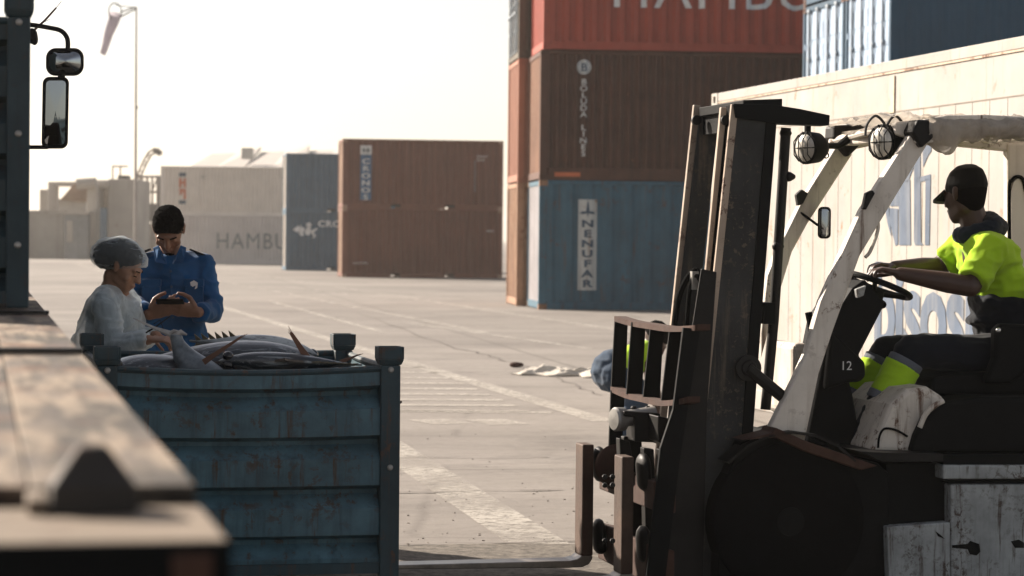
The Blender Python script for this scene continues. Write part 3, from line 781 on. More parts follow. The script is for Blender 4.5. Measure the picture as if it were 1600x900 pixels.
def fish_bin(loc, rz, W, D, zb, zt, label, sag=.022, sgrp='steel fish bins', capw=.012):
    t = empty('fish_bin', loc, rz, label, 'bin', sgrp); P = .082
    top = zt - .075
    for x in (0, W - P):
        for y in (0, D - P):
            m_ = MB(); m_.box(x, x + P, y, y + P, zb, top)
            m_.build('corner_post', M['binrust'], t, bevel=.006)
            m_ = MB(); g_ = capw; h0 = top + .0005
            m_.prism([V((x - g_ * .2, y - g_ * .2, h0)), V((x + P + g_ * .2, y - g_ * .2, h0)), V((x + P + g_ * .2, y + P + g_ * .2, h0)), V((x - g_ * .2, y + P + g_ * .2, h0))],
                     [V((x - g_, y - g_, h0 + .022)), V((x + P + g_, y - g_, h0 + .022)), V((x + P + g_, y + P + g_, h0 + .022)), V((x - g_, y + P + g_, h0 + .022))])
            for bx in ((x - g_, x - g_ + .008, y - g_, y + P + g_), (x + P + g_ - .008, x + P + g_, y - g_, y + P + g_), (x - g_ + .008, x + P + g_ - .008, y - g_, y - g_ + .008), (x - g_ + .008, x + P + g_ - .008, y + P + g_ - .008, y + P + g_)):
                m_.box(bx[0], bx[1], bx[2], bx[3], h0 + .0225, h0 + .075)
            m_.build('stacking_cup', M['binrust'], t, bevel=.003)
            for k in range(3 if y == 0 or True else 0):
                m_ = MB(); zz = top - .02 - k * .403
                if zz > zb + .05:
                    m_.disc((x + P / 2, y if y == 0 else y + P, zz), (0, -1 if y == 0 else 1, 0), [(0, .013), (.005, .012), (.009, .007), (.0095, 0)], 12); m_.build('rivet', M['steel'], t, smooth=True)
    zp = top + .003
    for args in (('x', P, W - P, .018, -1), ('x', P, W - P, D - .018, 1), ('y', P, D - P, .018, -1), ('y', P, D - P, W - .018, 1)):
        sg_ = sag if args[0] == 'x' and args[3] < .1 else sag * .3
        m_ = bin_panel(*args, zp - .03, zb + .06, sg_)
        o = m_.build('side_panel', M['binblue'], t, smooth=False); so = o.modifiers.new('s', 'SOLIDIFY'); so.thickness = .004; so.offset = 0
        # rolled rim
        r_pts = []
        for i in range(17):
            q = i / 16; a = args[1] + (args[2] - args[1]) * q; s = 4 * q * (1 - q)
            f = args[3] - args[4] * .012 * s * .8
            z = zp - .018 - sg_ * s
            r_pts.append((a, f, z) if args[0] == 'x' else (f, a, z))
        m_ = MB(); m_.tube(r_pts, .014, 8); m_.build('rim', M['binrust'], t, smooth=True)
    m_ = MB(); m_.box(P * .5, W - P * .5, P * .5, D - P * .5, zb + .05, zb + .07); m_.build('bin_floor', M['binrust'], t)
    for ya in (.01, D - .06): m_ = MB(); m_.box(P, W - P, ya, ya + .05, zb + .015, zb + .0585); m_.build('bottom_rail', M['binrust'], t)
    return t
bx = V((.976, .216, 0)); by = V((-.216, .976, 0)); rB = math.atan2(.216, .976)
BW, BD, BZ = 1.235, 1.38, 1.05
bc = V((-1.207, 10.55, 0)); b0 = bc - bx * BW / 2 - by * BD / 2
fish_bin(b0, rB, BW, BD, .10, BZ, 'grimy blue steel bin full of tuna standing on the ground beside the forks', .018)

# ---- tuna
def tuna_mat():
    t = NT('tuna_skin'); v = t.coord(rand=False); sp = t.n('SeparateXYZ'); t.l(v, sp.inputs[0])
    n = t.noise(v, 9, 6, .6)
    h = t.mul(sp.outputs[2], t.mul(n, .06), 'ADD')
    x = t.n('Math', operation='ADD'); t.l(sp.outputs[2], x.inputs[0]); sc_ = t.mul(n, .06); t.l(sc_, x.inputs[1])
    c = t.mix(t.ramp(x.outputs[0], .0, .045), (.42, .44, .44), (.014, .020, .026))
    c = t.mix(t.ramp(t.noise(t.coord((5, 30, 30), rand=False), 1.5, 8, .7), .50, .62, 0, .75), c, (.045, .045, .05))
    t.bump(t.noise(v, 60, 4, .6), .2, .003)
    st_ = t.noise(t.coord((2.5, 45, 45), rand=False), 1.3, 9, .75, .4)
    c = t.mix(t.ramp(st_, .52, .60, 0, .65), c, (.30, .32, .33))  # pale streaks paint a sheen into the skin colour
    c = t.mix(t.ramp(t.noise(v, 5, 4, .6), .58, .66, 0, .8), c, (.02, .018, .02))
    m_ = t.set(c, .28, .0, .5); return m_
M['tuna'] = tuna_mat()
M['fin'] = plain('tuna_fin', (.07, .052, .042), .5, .4, 20)
M['finlet'] = plain('tuna_finlet', (.14, .115, .07), .5, .3, 20)
M['eye'] = plain('fish_eye', (.01, .01, .012), .08, .1, 20)
def fin(pts, th, n=1):
    m_ = MB(); A = [V(p) + V((0, th, 0)) for p in pts]; B = [V(p) - V((0, th, 0)) for p in pts]; m_.prism(A, B); return m_
def tuna(L, rad, mat4, label, group='tuna in the bin', bend=0.0, tail_up=0.0, detail=True, mat=None, pect=True, tail=True):
    t = empty('tuna', (0, 0, 0), 0, label, 'fish', group); t.matrix_world = mat4
    prof = [(0, .02), (.03, .22), (.08, .48), (.16, .76), (.26, .95), (.36, 1.0), (.48, .95), (.60, .78), (.72, .52), (.82, .28), (.90, .13), (.955, .085), (1.0, .10)]
    def ax(f): return V((L * f, bend * math.sin(f * math.pi) * L, tail_up * L * max(0, f - .5) ** 2 * 4))
    rings = []
    for f, r in prof:
        c = ax(f); rings.append([c + V((0, math.cos(a) * r * rad * .72, math.sin(a) * r * rad * (1 if math.sin(a) > 0 else 1.05))) for a in [2 * math.pi * k / 20 for k in range(20)]])
    b = MB(); b.loft(rings); o = b.build('body', mat or M['tuna'], t, smooth=True, ang=80)
    sd_ = o.modifiers.new('s', 'SUBSURF'); sd_.levels = 1; sd_.render_levels = 1
    e = ax(.985); tl = ax(1.0)
    m_ = fin([e + V((0, 0, -.02)), tl + V((.02, 0, .04)), tl + V((.10 * L, 0, .20 * L)), tl + V((.16 * L, 0, .26 * L)), tl + V((.10 * L, 0, .12 * L)), tl + V((.045 * L, 0, 0)), tl + V((.10 * L, 0, -.12 * L)), tl + V((.16 * L, 0, -.26 * L)), tl + V((.09 * L, 0, -.19 * L)), tl + V((.02, 0, -.04))], .005)
    (m_.build('tail_fin', M['fin'], t) if tail else m_.bm.free())
    if detail:
        d0 = ax(.36) + V((0, 0, rad * .93)); m_ = fin([d0, d0 + V((.05 * L, 0, .09 * L)), d0 + V((.08 * L, 0, .05 * L)), d0 + V((.20 * L, 0, -.04 * rad))], .004); m_.build('dorsal_fin', M['fin'], t)
        if pect:
            for s in (-1, 1):
                p0 = ax(.24) + V((0, s * rad * .66, 0)); m_ = MB(); A = [p0 + V((0, 0, .02)), p0 + V((.16 * L, s * .10 * L, .02)), p0 + V((.22 * L, s * .15 * L, -.01)), p0 + V((.03 * L, 0, -.03))]
                m_.prism(A, [q + V((0, 0, .006)) for q in A]); m_.build('pectoral_fin', M['fin'], t)
        for s in (-1, 1):
            m_ = MB(); m_.hull([(ax(.065) + V((0, s * rad * .29, rad * .10)), .024)]); m_.build('eye', M['eye'], t, smooth=True)
        fl = MB()
        for k in range(6):
            f = .62 + k * .055; r = dict(prof).get(f, None); rr = rad * (.70 - (f - .62) * 1.9); q = ax(f)
            for sgn in (1, -1): 
                z = q.z + sgn * max(rr, .07 * rad); fl.prism([V((q.x, q.y - .002, z)), V((q.x + .035, q.y - .002, z + sgn * .025)), V((q.x + .03, q.y - .002, z - sgn * .006))], [V((q.x, q.y + .002, z)), V((q.x + .035, q.y + .002, z + sgn * .025)), V((q.x + .03, q.y + .002, z - sgn * .006))])
        fl.build('finlets', M['finlet'], t)
    return t
def place(p, yaw, pitch=0.0, roll=0.0):
    return Matrix.Translation(p) @ Matrix.Rotation(yaw, 4, 'Z') @ Matrix.Rotation(pitch, 4, 'Y') @ Matrix.Rotation(roll, 4, 'X')
def binp(x, y, z): return b0 + bx * x + by * y + V((0, 0, z))
pbig = atY(516, 0, 10.62); q_ = atY(360, 0, 10.42)
dirb = V((q_.x - pbig.x, q_.y - pbig.y, 0)); hb_ = V((pbig.x, pbig.y, .935))
tuna(1.05, .165, place(hb_, math.atan2(dirb.y, dirb.x), R(0), R(-78)), 'largest tuna heaped over the middle of the bin with its fins raised', pect=False, tail=False)
# raised fins of that tuna (they stick up over the rim)
def raised_fin(px0, py0, px1, py1, Y, wd, label):
    a = atY(px0, py0, Y); b = atY(px1, py1, Y); d = (b - a).normalized(); n = d.cross(V((0, 1, 0))).normalized()
    m_ = MB(); A = [a - n * wd, a + n * wd, a.lerp(b, .6) + n * wd * .55, b + n * wd * .30, b + d * .008, b - n * wd * .35, a.lerp(b, .6) - n * wd * .5]
    m_.prism([q + V((0, .006, 0)) for q in A], [q - V((0, .006, 0)) for q in A])
    for k in range(3):
        e = b + n * wd * (.3 - .3 * k); m_.tube([a.lerp(b, .6), e + d * (.012 + .01 * k)], [.003, .0012], 5)
    o = m_.build('raised_fin', paint('ragged_fin', (.16, .075, .045), .5, .2, .3, .4), None, bevel=.002); return o
bigfish = [o for o in col.objects if o.name.startswith('tuna') and o.parent is None][-1]
for a in ((318, 566, 376, 527, 10.12, .013), (494, 580, 455, 521, 10.15, .022), (372, 574, 352, 552, 10.12, .012), (532, 566, 556, 556, 10.2, .010)):
    o = raised_fin(*a, '')
    o.name = 'upright_fin'; o.data.transform(bigfish.matrix_world.inverted()); o.parent = bigfish
tl = atY(276, 524, 10.25); hd = atY(322, 640, 10.32); ax_ = (tl - hd).normalized()
t2 = tuna(1.0, .10, Matrix.Identity(4), 'slim grey tuna standing tail up at the left of the heap', detail=False)
for ch in list(t2.children): bpy.data.objects.remove(ch)
def P2(px, py, Y=10.2): return atY(px, py, Y)
ctr = [((330, 640), .115), ((322, 600), .115), ((312, 575), .105), ((298, 560), .075), ((286, 547), .046), ((278, 535), .030), ((275, 526), .026), ((274, 522), .030)]
rings = []
for (q, r) in ctr:
    c_ = P2(*q); rings.append([c_ + V((math.cos(a) * r, math.sin(a) * r * .75, math.sin(a) * .0)) for a in [2 * math.pi * k / 18 for k in range(18)]])
b = MB(); b.loft(rings); o = b.build('body', plain('grey_tuna_skin', (.13, .15, .165), .3, .55, 14, .1), t2, smooth=True, ang=80); o.modifiers.new('s', 'SUBSURF').render_levels = 2
m_ = MB(); m_.tube([P2(279, 527), P2(262, 520), P2(240, 512), P2(208, 497)], [.022, .015, .008, .003], 8, flat=.5); m_.tube([P2(273, 527), P2(283, 519), P2(292, 523)], [.018, .012, .004], 8); m_.tube([P2(266, 522), P2(272, 517), P2(288, 520)], [.012, .008, .003], 8)
m_.build('tail_fin', plain('pale_fin_skin', (.26, .24, .22), .4, .4, 20), t2, smooth=True)
tuna(.8, .10, place(binp(.04, .20, .945), rB + .7, R(3), R(105)), 'pale tuna with its head against the left post of the bin', pect=False, tail=False)
tuna(.85, .095, place(binp(1.16, .30, .900), rB + math.pi - .15, R(1), R(-98)), 'pale silvery tuna with its head in the right corner of the bin', pect=False, tail=False)
tuna(.8, .10, place(binp(.24, .42, .95), rB + .5, R(2), R(120)), 'small tuna wedged between the upright tail and the left post', pect=False, tail=False)
tuna(.62, .062, place(binp(.50, .16, .985), rB + .12, R(2), R(80)), 'small dark tuna lying along the front rim against the largest one', pect=False, tail=False)
tuna(.66, .066, place(binp(.98, .62, .985), rB + 2.5, R(-4), R(160)), 'small silvery tuna lying across the back of the largest one', pect=False, tail=False)
tuna(1.0, .12, place(binp(.10, .95, .88), rB + .1, R(2), R(-30)), 'tuna lying deeper in the bin next to the far left post', tail=False)
tuna(1.05, .13, place(binp(1.15, 1.12, .82), rB + math.pi + .05, 0, R(20)), 'tuna lying low along the far side of the bin', tail=False)
tuna(1.05, .14, place(binp(.08, .55, .66), rB + .08, 0, R(60)), 'tuna buried in the lower layer toward the front of the bin', detail=False)
tuna(1.05, .14, place(binp(.08, 1.0, .62), rB - .05, 0, R(-60)), 'tuna buried in the lower layer toward the back of the bin', detail=False)
tuna(1.05, .14, place(binp(1.1, .22, .60), rB + math.pi, 0, R(20)), 'tuna buried in the lower layer against the front side of the bin', detail=False)

# ================================================================== FLATBED TRUCK (left foreground)
dz = 1.28
tdir = V((-.2145, .9767, 0)); txr = V((.9767, .2145, 0)); rTk = math.atan2(.2145, .9767)
te = gnd(306, 758, dz); T0 = V((te.x, te.y, 0))
trk = empty('flatbed_truck', T0, rTk, 'flatbed truck with weathered wooden deck and tall side mirrors at the left edge', 'truck')
woodm = NT('weathered_planks'); v = woodm.coord((16, 2.2, 14)); n = woodm.noise(v, 1.0, 8, .65); v2 = woodm.coord(); n2 = woodm.noise(v2, 3.5, 7, .7)
n3 = woodm.noise(woodm.coord((22, 3.2, 1)), 1.0, 4, .6)
cc = woodm.mix(woodm.ramp(n, .42, .58), (.045, .037, .029), (.235, .185, .135)); cc = woodm.mix(woodm.ramp(n2, .5, .64, 0, .75), cc, (.13, .062, .034)); cc = woodm.mix(woodm.ramp(n3, .5, .66, 0, .8), cc, (.075, .062, .055))
woodm.bump(n, .5, .01); woodm = woodm.set(cc, .8, 0, .25)
x = 0.0; rnd = random.Random(5)
TL = 8.3
k = 0
while x > -2.42:
    wd = .145; m_ = MB(); dzz = rnd.uniform(-.004, .004)
    m_.box(x - wd + .002, x, 0, TL, dz - .013, dz + dzz * .3); m_.build('deck_plank', woodm, trk, bevel=.001, seg=1); x -= wd; k += 1
for y in (4.55, 2.35): m_ = MB(); m_.box(-2.4, 0.0, y, y + .05, dz + .003, dz + .012); m_.build('deck_strap', M['oily'], trk)
tanst = paint('tan_steel_beam', (.185, .145, .105), .7, .5, .5, .4, (.08, .045, .03), spots=16)
m_ = MB(); m_.box(-2.42, .004, -.26, -.015, dz - .15, dz - .016); m_.build('tail_beam', tanst, trk, bevel=.004)
m_ = MB(); m_.box(-2.42, .005, -.264, -.2605, dz - .17, dz - .017); m_.build('tail_shade_plate', M['black'], trk)  # black sheet added over the beam front to stand for its shade
m_ = MB(); m_.box(-.042, -.010, -.268, -.2645, dz - .060, dz - .026); m_.build('reflector', M['rustbar'], trk, bevel=.004)
m_ = MB(); m_.box(-2.42, .0, -.012, .10, dz - .13, dz - .0135); m_.box(-2.42, -2.30, .1, TL, dz - .16, dz - .036); m_.box(-.10, .0, .1, TL, dz - .16, dz - .036); m_.build('side_rave', M['oily'], trk)
m_ = MB(); m_.box(-1.7, -1.6, 0, 11.5, dz - .42, dz - .17); m_.box(-.8, -.7, 0, 11.5, dz - .42, dz - .17); m_.build('chassis_rail', M['black'], trk)
# twist lock on the tail beam
pc = gnd(147, 806, dz - .016); lc = V(((pc - T0).dot(txr), (pc - T0).dot(tdir), 0))
tw = MB(); cx, cy = lc.x, lc.y + .036
hw = .036
def ringq(z, w_, d_): return [V((cx + sx * w_, cy + sy * d_, z)) for sx, sy in ((-1, -1), (1, -1), (1, 1), (-1, 1))]
tw.loft([ringq(dz - .0155, hw, hw), ringq(dz + .008, hw * .98, hw * .98), ringq(dz + .014, hw * .85, hw * .85), ringq(dz + .036, hw * .42, hw * .42), ringq(dz + .041, hw * .28, hw * .28)])
tw.build('twist_lock', paint('dark_rusty_lock', (.030, .026, .022), .7, .5, .5, .5, (.08, .045, .03), spots=16), trk, bevel=.003)
m_ = MB(); m_.box(cx - .055, cx - hw - .001, cy - .03, cy + .08, dz - .0155, dz - .002); m_.build('lock_flange', tanst, trk, bevel=.003)
# headboard and cab
m_ = MB(); m_.box(-2.35, .0, TL + .02, TL + .10, dz - .1, dz + .12)
for xx in (-2.35, -1.6, -.85, -.075): m_.box(xx, xx + .07, TL + .03, TL + .09, dz + .12, 1.98)
m_.box(-2.35, -.005, TL + .025, TL + .095, 1.93, 2.0); m_.build('headboard', M['black'], trk, bevel=.005)
cab = MB()
y0, y1 = TL + .35, TL + 2.35
cab.prism([V((-2.35, y0, .75)), V((-2.35, y1 + .1, .75)), V((-2.35, y1 + .12, 1.75)), V((-2.35, y1 - .25, 2.75)), V((-2.35, y0, 2.75))], [V((-.12, y0, .75)), V((-.12, y1 + .1, .75)), V((-.12, y1 + .12, 1.75)), V((-.12, y1 - .25, 2.75)), V((-.12, y0, 2.75))])
cab.build('cab', paint('dark_teal_cab', (.03, .06, .07), .4, .1), trk, bevel=.06, seg=3)
m_ = MB(); m_.box(-.118, -.112, y0 + .55, y1 - .35, 1.7, 2.45); m_.build('door_window', plain('dark_glass', (.03, .035, .04), .05, .1, 3), trk)
m_ = MB(); m_.box(-2.0, -.45, y0 - .008, y0 - .002, 1.85, 2.5); m_.build('rear_window', plain('dark_rear_glass', (.03, .035, .04), .05, .1, 3), trk)
for (xx, yy) in ((-.33, 1.4), (-2.3, 1.4), (-.33, TL + 1.3), (-2.3, TL + 1.3)):
    m_ = MB(); m_.disc((xx, yy, .48), (1, 0, 0), [(0, .30), (0, .44), (.04, .48), (.22, .48), (.26, .44), (.26, .30)], 32); w_ = m_.build('wheel', M['rubber'], trk, smooth=True)
    m_ = MB(); m_.disc((xx + .04, yy, .48), (1, 0, 0), [(0, .29), (.18, .29), (.14, .12), (.16, .1)], 24); m_.build('rim', M['steel'], w_, smooth=True)
# mirrors (positions found at 11.6 m)
YMr = 10.75
iw = Matrix.Translation(T0) @ Matrix.Rotation(rTk, 4, 'Z'); iwi = iw.inverted()
def TK(px, py, Y=YMr): return iwi @ atY(px, py, Y)
def bez(pts, n=6):
    out = []
    for i in range(len(pts) - 1):
        p0 = pts[max(i - 1, 0)]; p1 = pts[i]; p2 = pts[i + 1]; p3 = pts[min(i + 2, len(pts) - 1)]
        for k in range(n):
            s = k / n; out.append(.5 * ((2 * p1) + (p2 - p0) * s + (2 * p0 - 5 * p1 + 4 * p2 - p3) * s * s + (3 * p1 - p0 - 3 * p2 + p3) * s ** 3))
    out.append(pts[-1]); return out
m_ = MB(); m_.tube(bez([TK(30, 38), TK(50, 39), TK(75, 43), TK(95, 48), TK(105, 60), TK(106, 78)]), .0105, 10); m_.build('mirror_arm', M['black'], trk, smooth=True)
m_ = MB(); m_.tube([TK(30, 230), TK(55, 230), TK(75, 230)], .009, 10); m_.build('mirror_arm', M['black'], trk, smooth=True)
m_ = MB(); m_.hull([(TK(50, 56), (.025, .04, .035)), (TK(54, 62), (.016, .03, .025))]); m_.build('marker_lamp', M['black'], trk, smooth=True)
m_ = MB(); m_.tube([TK(48, 52), TK(70, 32), TK(88, 12)], [.006, .005, .004], 6); m_.tube([TK(84, 17), TK(96, 2)], .0015, 4); m_.tube([TK(66, 36), TK(78, 30)], .0015, 4); m_.build('wire_stub', M['rustbar'], trk)
def rrect(px0, py0, px1, py1, rad, Y, skew=0, n=6):
    pts = []
    for cx_, cy_, a0 in ((px1 - rad, py0 + rad, -90), (px1 - rad, py1 - rad, 0), (px0 + rad, py1 - rad, 90), (px0 + rad, py0 + rad, 180)):
        for k in range(n + 1):
            a = R(a0 + 90 * k / n); x_, y_ = cx_ + rad * math.cos(a), cy_ + rad * math.sin(a)
            pts.append(TK(x_ - skew * (y_ - py0) / (py1 - py0), y_, Y))
    return pts
def mirror(px0, py0, px1, py1, rad, skew, name, bulge):
    back = V((0, .09, 0))
    o1 = rrect(px0, py0, px1, py1, rad, YMr, skew); cN = sum(o1, V()) / len(o1)
    m_ = MB(); m_.loft([[cN + (q - cN) * .93 for q in o1], o1, [q + V((0, .03, 0)) for q in o1], [cN + (q - cN) * .75 + back for q in o1]], cap=True)
    hs_ = m_.build(name, M['black'], trk, smooth=True, ang=50)
    g_ = MB(); o2 = rrect(px0 + 5, py0 + 6, px1 - 5, py1 - 6, max(rad - 4, 3), YMr, skew)
    cN = sum(o2, V()) / len(o2)
    g_.loft([[cN + (q - cN) * s + V((0, -.004 - b, 0)) for q in o2] for s, b in ((1, 0), (.7, bulge * .5), (.4, bulge * .84), (.05, bulge))])
    g_.build('mirror_glass', M['glass'], hs_, smooth=True, ang=80)
mirror(72, 75, 131, 118, 15, 0, 'wide_mirror', .03)
mirror(67, 120, 108, 232, 10, 2, 'tall_mirror', .003)
m_ = MB(); m_.tube([TK(96, 116), TK(96, 122)], .016, 8); m_.build('mirror_joint', M['black'], trk)

# bin standing on the deck
pr_ = atY(45, 488, 7.05); 
lw = iwi @ V((pr_.x, pr_.y, 0)); SB = .80
bl = iw @ V((lw.x - 1.235 * SB, lw.y, 0)); bl.z = dz + .004
db = fish_bin(bl, rTk, 1.235, 1.3, .002, 1.13, 'grimy blue steel bin with shade painted into its colour, standing on the truck deck, cut off by the left edge', .0)
db.scale = (SB, SB, SB)
shade_bin_paint = paint('shaded_blue_bin_paint', (.016, .036, .045), .5, .3, .7, .4, (.04, .026, .018), (.008, .014, .016), 2.6, 5)  # darker copy of the bin paint, deep shade put into the colour
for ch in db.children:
    if ch.name.split('.')[0] in ('side_panel', 'corner_post', 'rim', 'stacking_cup'): ch.data.materials.clear(); ch.data.materials.append(shade_bin_paint)

# ================================================================== FORKLIFT
O = V((.37, 10.5, 0)); RR = V((.9745, .2245, 0)); NN = V((-.2245, .9745, 0)); rF = math.atan2(.2245, .9745)
FW = Matrix.Translation(O) @ Matrix.Rotation(rF, 4, 'Z')
def F(px, py, n):
    d = ray(px, py); P0 = O + NN * n; s = (P0 - CAM).dot(NN) / d.dot(NN); q = CAM + d * s - O
    return V((q.dot(RR), n, q.z))
def FP(pts, n): return [F(x, y, n) for x, y in pts]
def side(mb, pts, n0, n1):
    A = FP(pts, n0); B = [V((p.x, n1, p.z)) for p in A]; mb.prism(A, B); return mb
fk = empty('forklift', O, rF, 'dirty cream forklift with a tall black mast facing left, driver aboard', 'forklift')
# --- forks
for nn, top, xs_, xe in ((.30, 693, (905, 918, 934), 620), (-.30, 712, (966, 981, 1003), None)):
    a = F(xs_[0], top, nn); zt = a.z; u = a.x
    m_ = MB(); m_.box(u, u + .052, nn - .062, nn + .062, .10, zt); m_.build('fork_shank', M['fork'], fk, bevel=.005)
    m_ = MB(); prf = [(u + .052, .0995), (u, .0995), (u - .02, .086), (u - .05, .080), (u - 1.10, .075), (u - 1.12, .062), (u - .06, .048), (u + .005, .050), (u + .035, .062), (u + .050, .085)]
    m_.prism([V((a_, nn - .062, b_)) for a_, b_ in prf], [V((a_, nn + .062, b_)) for a_, b_ in prf]); m_.build('fork_blade', M['forkbright'], fk, bevel=.004)
us = F(905, 800, .30).x
# --- carriage
m_ = MB()
side(m_, [(936, 722), (968, 724), (968, 768), (936, 764)], .42, -.46)
m_.build('carriage_bar', M['rustbar'], fk, bevel=.006)
m_ = MB(); side(m_, [(934, 815), (966, 822), (966, 880), (934, 872)], .42, -.46); m_.build('carriage_bar', M['rustbar'], fk, bevel=.006)
for nn in (.30, -.30):
    for yy, nm in ((725, 0), (838, 1)):
        m_ = MB(); q = F(934 if nn > 0 else 1003, yy + (12 if nn < 0 else 0), nn); m_.hull([(q + V((.005, 0, .03)), (.028, .07, .05)), (q + V((.01, 0, -.04)), (.028, .07, .04))]); m_.build('fork_hook', M['oily'], fk, smooth=True)
m_ = MB(); m_.disc(F(966, 728, .12), (-.35, -1, 0), [(0, .095), (.03, .10), (.04, .085), (.045, .03)], 28); m_.build('pulley_disc', M['rustbar'], fk, smooth=True)
m_ = MB(); q = F(985, 700, -.05); m_.prism([V((q.x - .03, -.05, q.z + .05)), V((q.x + .05, -.05, q.z + .05)), V((q.x + .08, -.05, q.z - .45)), V((q.x - .03, -.05, q.z - .45))], [V((q.x - .03, .0, q.z + .05)), V((q.x + .05, 0, q.z + .05)), V((q.x + .08, 0, q.z - .45)), V((q.x - .03, 0, q.z - .45))]); m_.build('bracket', M['oily'], fk, bevel=.005)
for py0 in (745, 800, 845):
    for px0 in (945, 957):
        m_ = MB(); m_.disc(F(px0, py0 if py0 != 800 else 758, -.4615), (0, -1, 0), [(0, .012), (.006, .011), (.008, 0)], 8); m_.build('bolt', M['oily'], fk, smooth=True)
# side shift cylinder
m_ = MB(); c = F(968, 655, -.10); m_.disc(c, (-1, -.25, 0), [(-.02, .05), (.02, .052), (.03, .045), (.034, .0)], 24); m_.tube([c, c + V((.16, .0, .02))], .036, 12); m_.build('hydraulic_cylinder', M['steel'], fk, smooth=True)
m_ = MB(); side(m_, [(975, 642), (1032, 646), (1032, 692), (992, 690), (992, 652), (975, 650)], -.16, -.02); side(m_, [(1028, 650), (1050, 655), (1048, 700), (1028, 690)], -.3, .1)
m_.build('valve_block', M['oily'], fk, bevel=.005)
m_ = MB()
for px_ in (990, 1012): m_.disc(F(px_, 641, -.09), (0, 0, 1), [(0, .015), (.012, .015), (.018, .008)], 8)
m_.build('bolt', M['oily'], fk)
m_ = MB(); side(m_, [(968, 685), (984, 690), (990, 725), (984, 760), (970, 740)], -.12, -.06); side(m_, [(1006, 700), (1022, 702), (1028, 880), (1010, 880)], -.3, -.24); side(m_, [(1025, 700), (1040, 702), (1048, 900), (1032, 900)], -.32, -.36); m_.build('linkage', M['oily'], fk, bevel=.004)
# --- load backrest
top = [(961, 498), (985, 505), (1015, 510), (1045, 514), (1080, 513), (1092, 511)]
bot = [(955, 608), (978, 618), (1003, 624), (1031, 630), (1060, 628), (1076, 624)]
ns = [.56, .34, .08, -.18, -.46, -.50]
Tp = [F(x_, y_, n_) for (x_, y_), n_ in zip(top, ns)]; Bp = [F(x_, y_, n_) for (x_, y_), n_ in zip(bot, ns)]
Tp[-1].y = -.50; Tp[-1].x += .0
for P_ in (Tp, Bp):
    m_ = MB(); cr = bez(P_, 5)
    for a, b in zip(cr, cr[1:]):
        m_.prism([a + V((-.004, 0, -.012)), a + V((.05, 0, -.012)), a + V((.05, 0, .012)), a + V((-.004, 0, .012))], [b + V((-.004, 0, -.012)), b + V((.05, 0, -.012)), b + V((.05, 0, .012)), b + V((-.004, 0, .012))])
    m_.build('backrest_rail', M['rustbar'], fk)
slat = [((961, 981), (955, 977), .555, 1), ((987, 1009), (979, 1003), .30, 1), ((1017, 1037), (1005, 1031), .06, 1), ((1047, 1075), (1033, 1060), -.20, 1)]
for (ta, tb), (ba, bb), n_, _ in slat:
    yt = 500 + (ta - 961) * .13; yb = 610 + (ba - 955) * .25
    m_ = MB(); side(m_, [(ta, yt), (tb, yt + 2), (bb, yb), (ba, yb)], n_, n_ + .012); m_.build('backrest_slat', M['black'], fk)
m_ = MB(); side(m_, [(955, 610), (976, 618), (972, 700), (966, 712), (951, 716)], .54, .555); m_.build('backrest_post', M['black'], fk)
m_ = MB(); side(m_, [(1068, 512), (1094, 514), (1062, 720), (1040, 900), (1010, 900), (1032, 700), (1052, 640)], -.47, -.45); m_.build('backrest_post', M['black'], fk)
# --- mast
def strip(nm, pts, n0, n1, mat, bev=.003): m_ = MB(); side(m_, pts, n0, n1); return m_.build(nm, mat, fk, bevel=bev)
# far upright
strip('mast_channel', [(1092, 169), (1122, 170), (1080, 560), (1060, 930), (1022, 930), (1055, 500)], .36, .33, M['mast'])
strip('mast_flange', [(1082, 164), (1092, 165), (1057, 500), (1008, 930), (997, 930), (1047, 500)], .37, .345, M['mastworn'])
# inner upright (lifting)
strip('inner_mast_flange', [(1124, 168), (1133, 168), (1099, 500), (1056, 930), (1046, 930), (1093, 500)], -.325, -.35, M['mastworn'])
strip('inner_mast_web', [(1133, 172), (1142, 172), (1110, 500), (1066, 930), (1056, 930), (1099, 500)], -.29, -.31, M['black'])
# near upright
strip('mast_flange', [(1141, 163), (1152, 163), (1117, 500), (1072, 930), (1060, 930), (1106, 500)], -.38, -.40, M['mastworn'])
strip('mast_channel', [(1152, 165), (1199, 167), (1172, 500), (1142, 930), (1072, 930), (1117, 500)], -.395, -.375, M['mast'])
strip('mast_rear_flange', [(1199, 168), (1214, 190), (1190, 500), (1158, 930), (1142, 930), (1172, 500)], -.40, -.30, M['black'])
strip('mast_top_tie', [(1146, 162), (1205, 163), (1250, 170), (1297, 180), (1296, 196), (1215, 193), (1150, 184)], -.41, -.30, M['black'])
strip('mast_cross_tie', [(1092, 168), (1150, 166), (1150, 182), (1092, 182)], .33, -.30, M['black'])
m_ = MB(); a = F(1104, 176, .33); b = F(1165, 176, -.33); m_.box(min(a.x, b.x) + .02, min(a.x, b.x) + .08, -.33, .33, a.z - .10, a.z + .0); m_.build('mast_crosshead', M['black'], fk)
for zz in (1.15, .45):
    m_ = MB(); xx_ = F(1135, 360, 0).x if zz > 1 else F(1100, 700, 0).x; m_.box(xx_ + .05, xx_ + .10, -.37, .35, zz, zz + .09); m_.build('mast_crossmember', M['black'], fk)
strip('mast_side_plate', [(1096, 420), (1120, 425), (1105, 640), (1098, 930), (1040, 930), (1062, 640)], -.415, -.405, M['oily'])
m_ = MB(); m_.tube([F(1228, 200, -.28), F(1209, 500, -.28), F(1196, 640, -.28)], .022, 12); m_.build('lift_cylinder', M['oily'], fk, smooth=True)
m_ = MB(); m_.tube([F(1152, 200, .28), F(1098, 700, .28)], .024, 12); m_.build('lift_cylinder', M['oily'], fk, smooth=True)
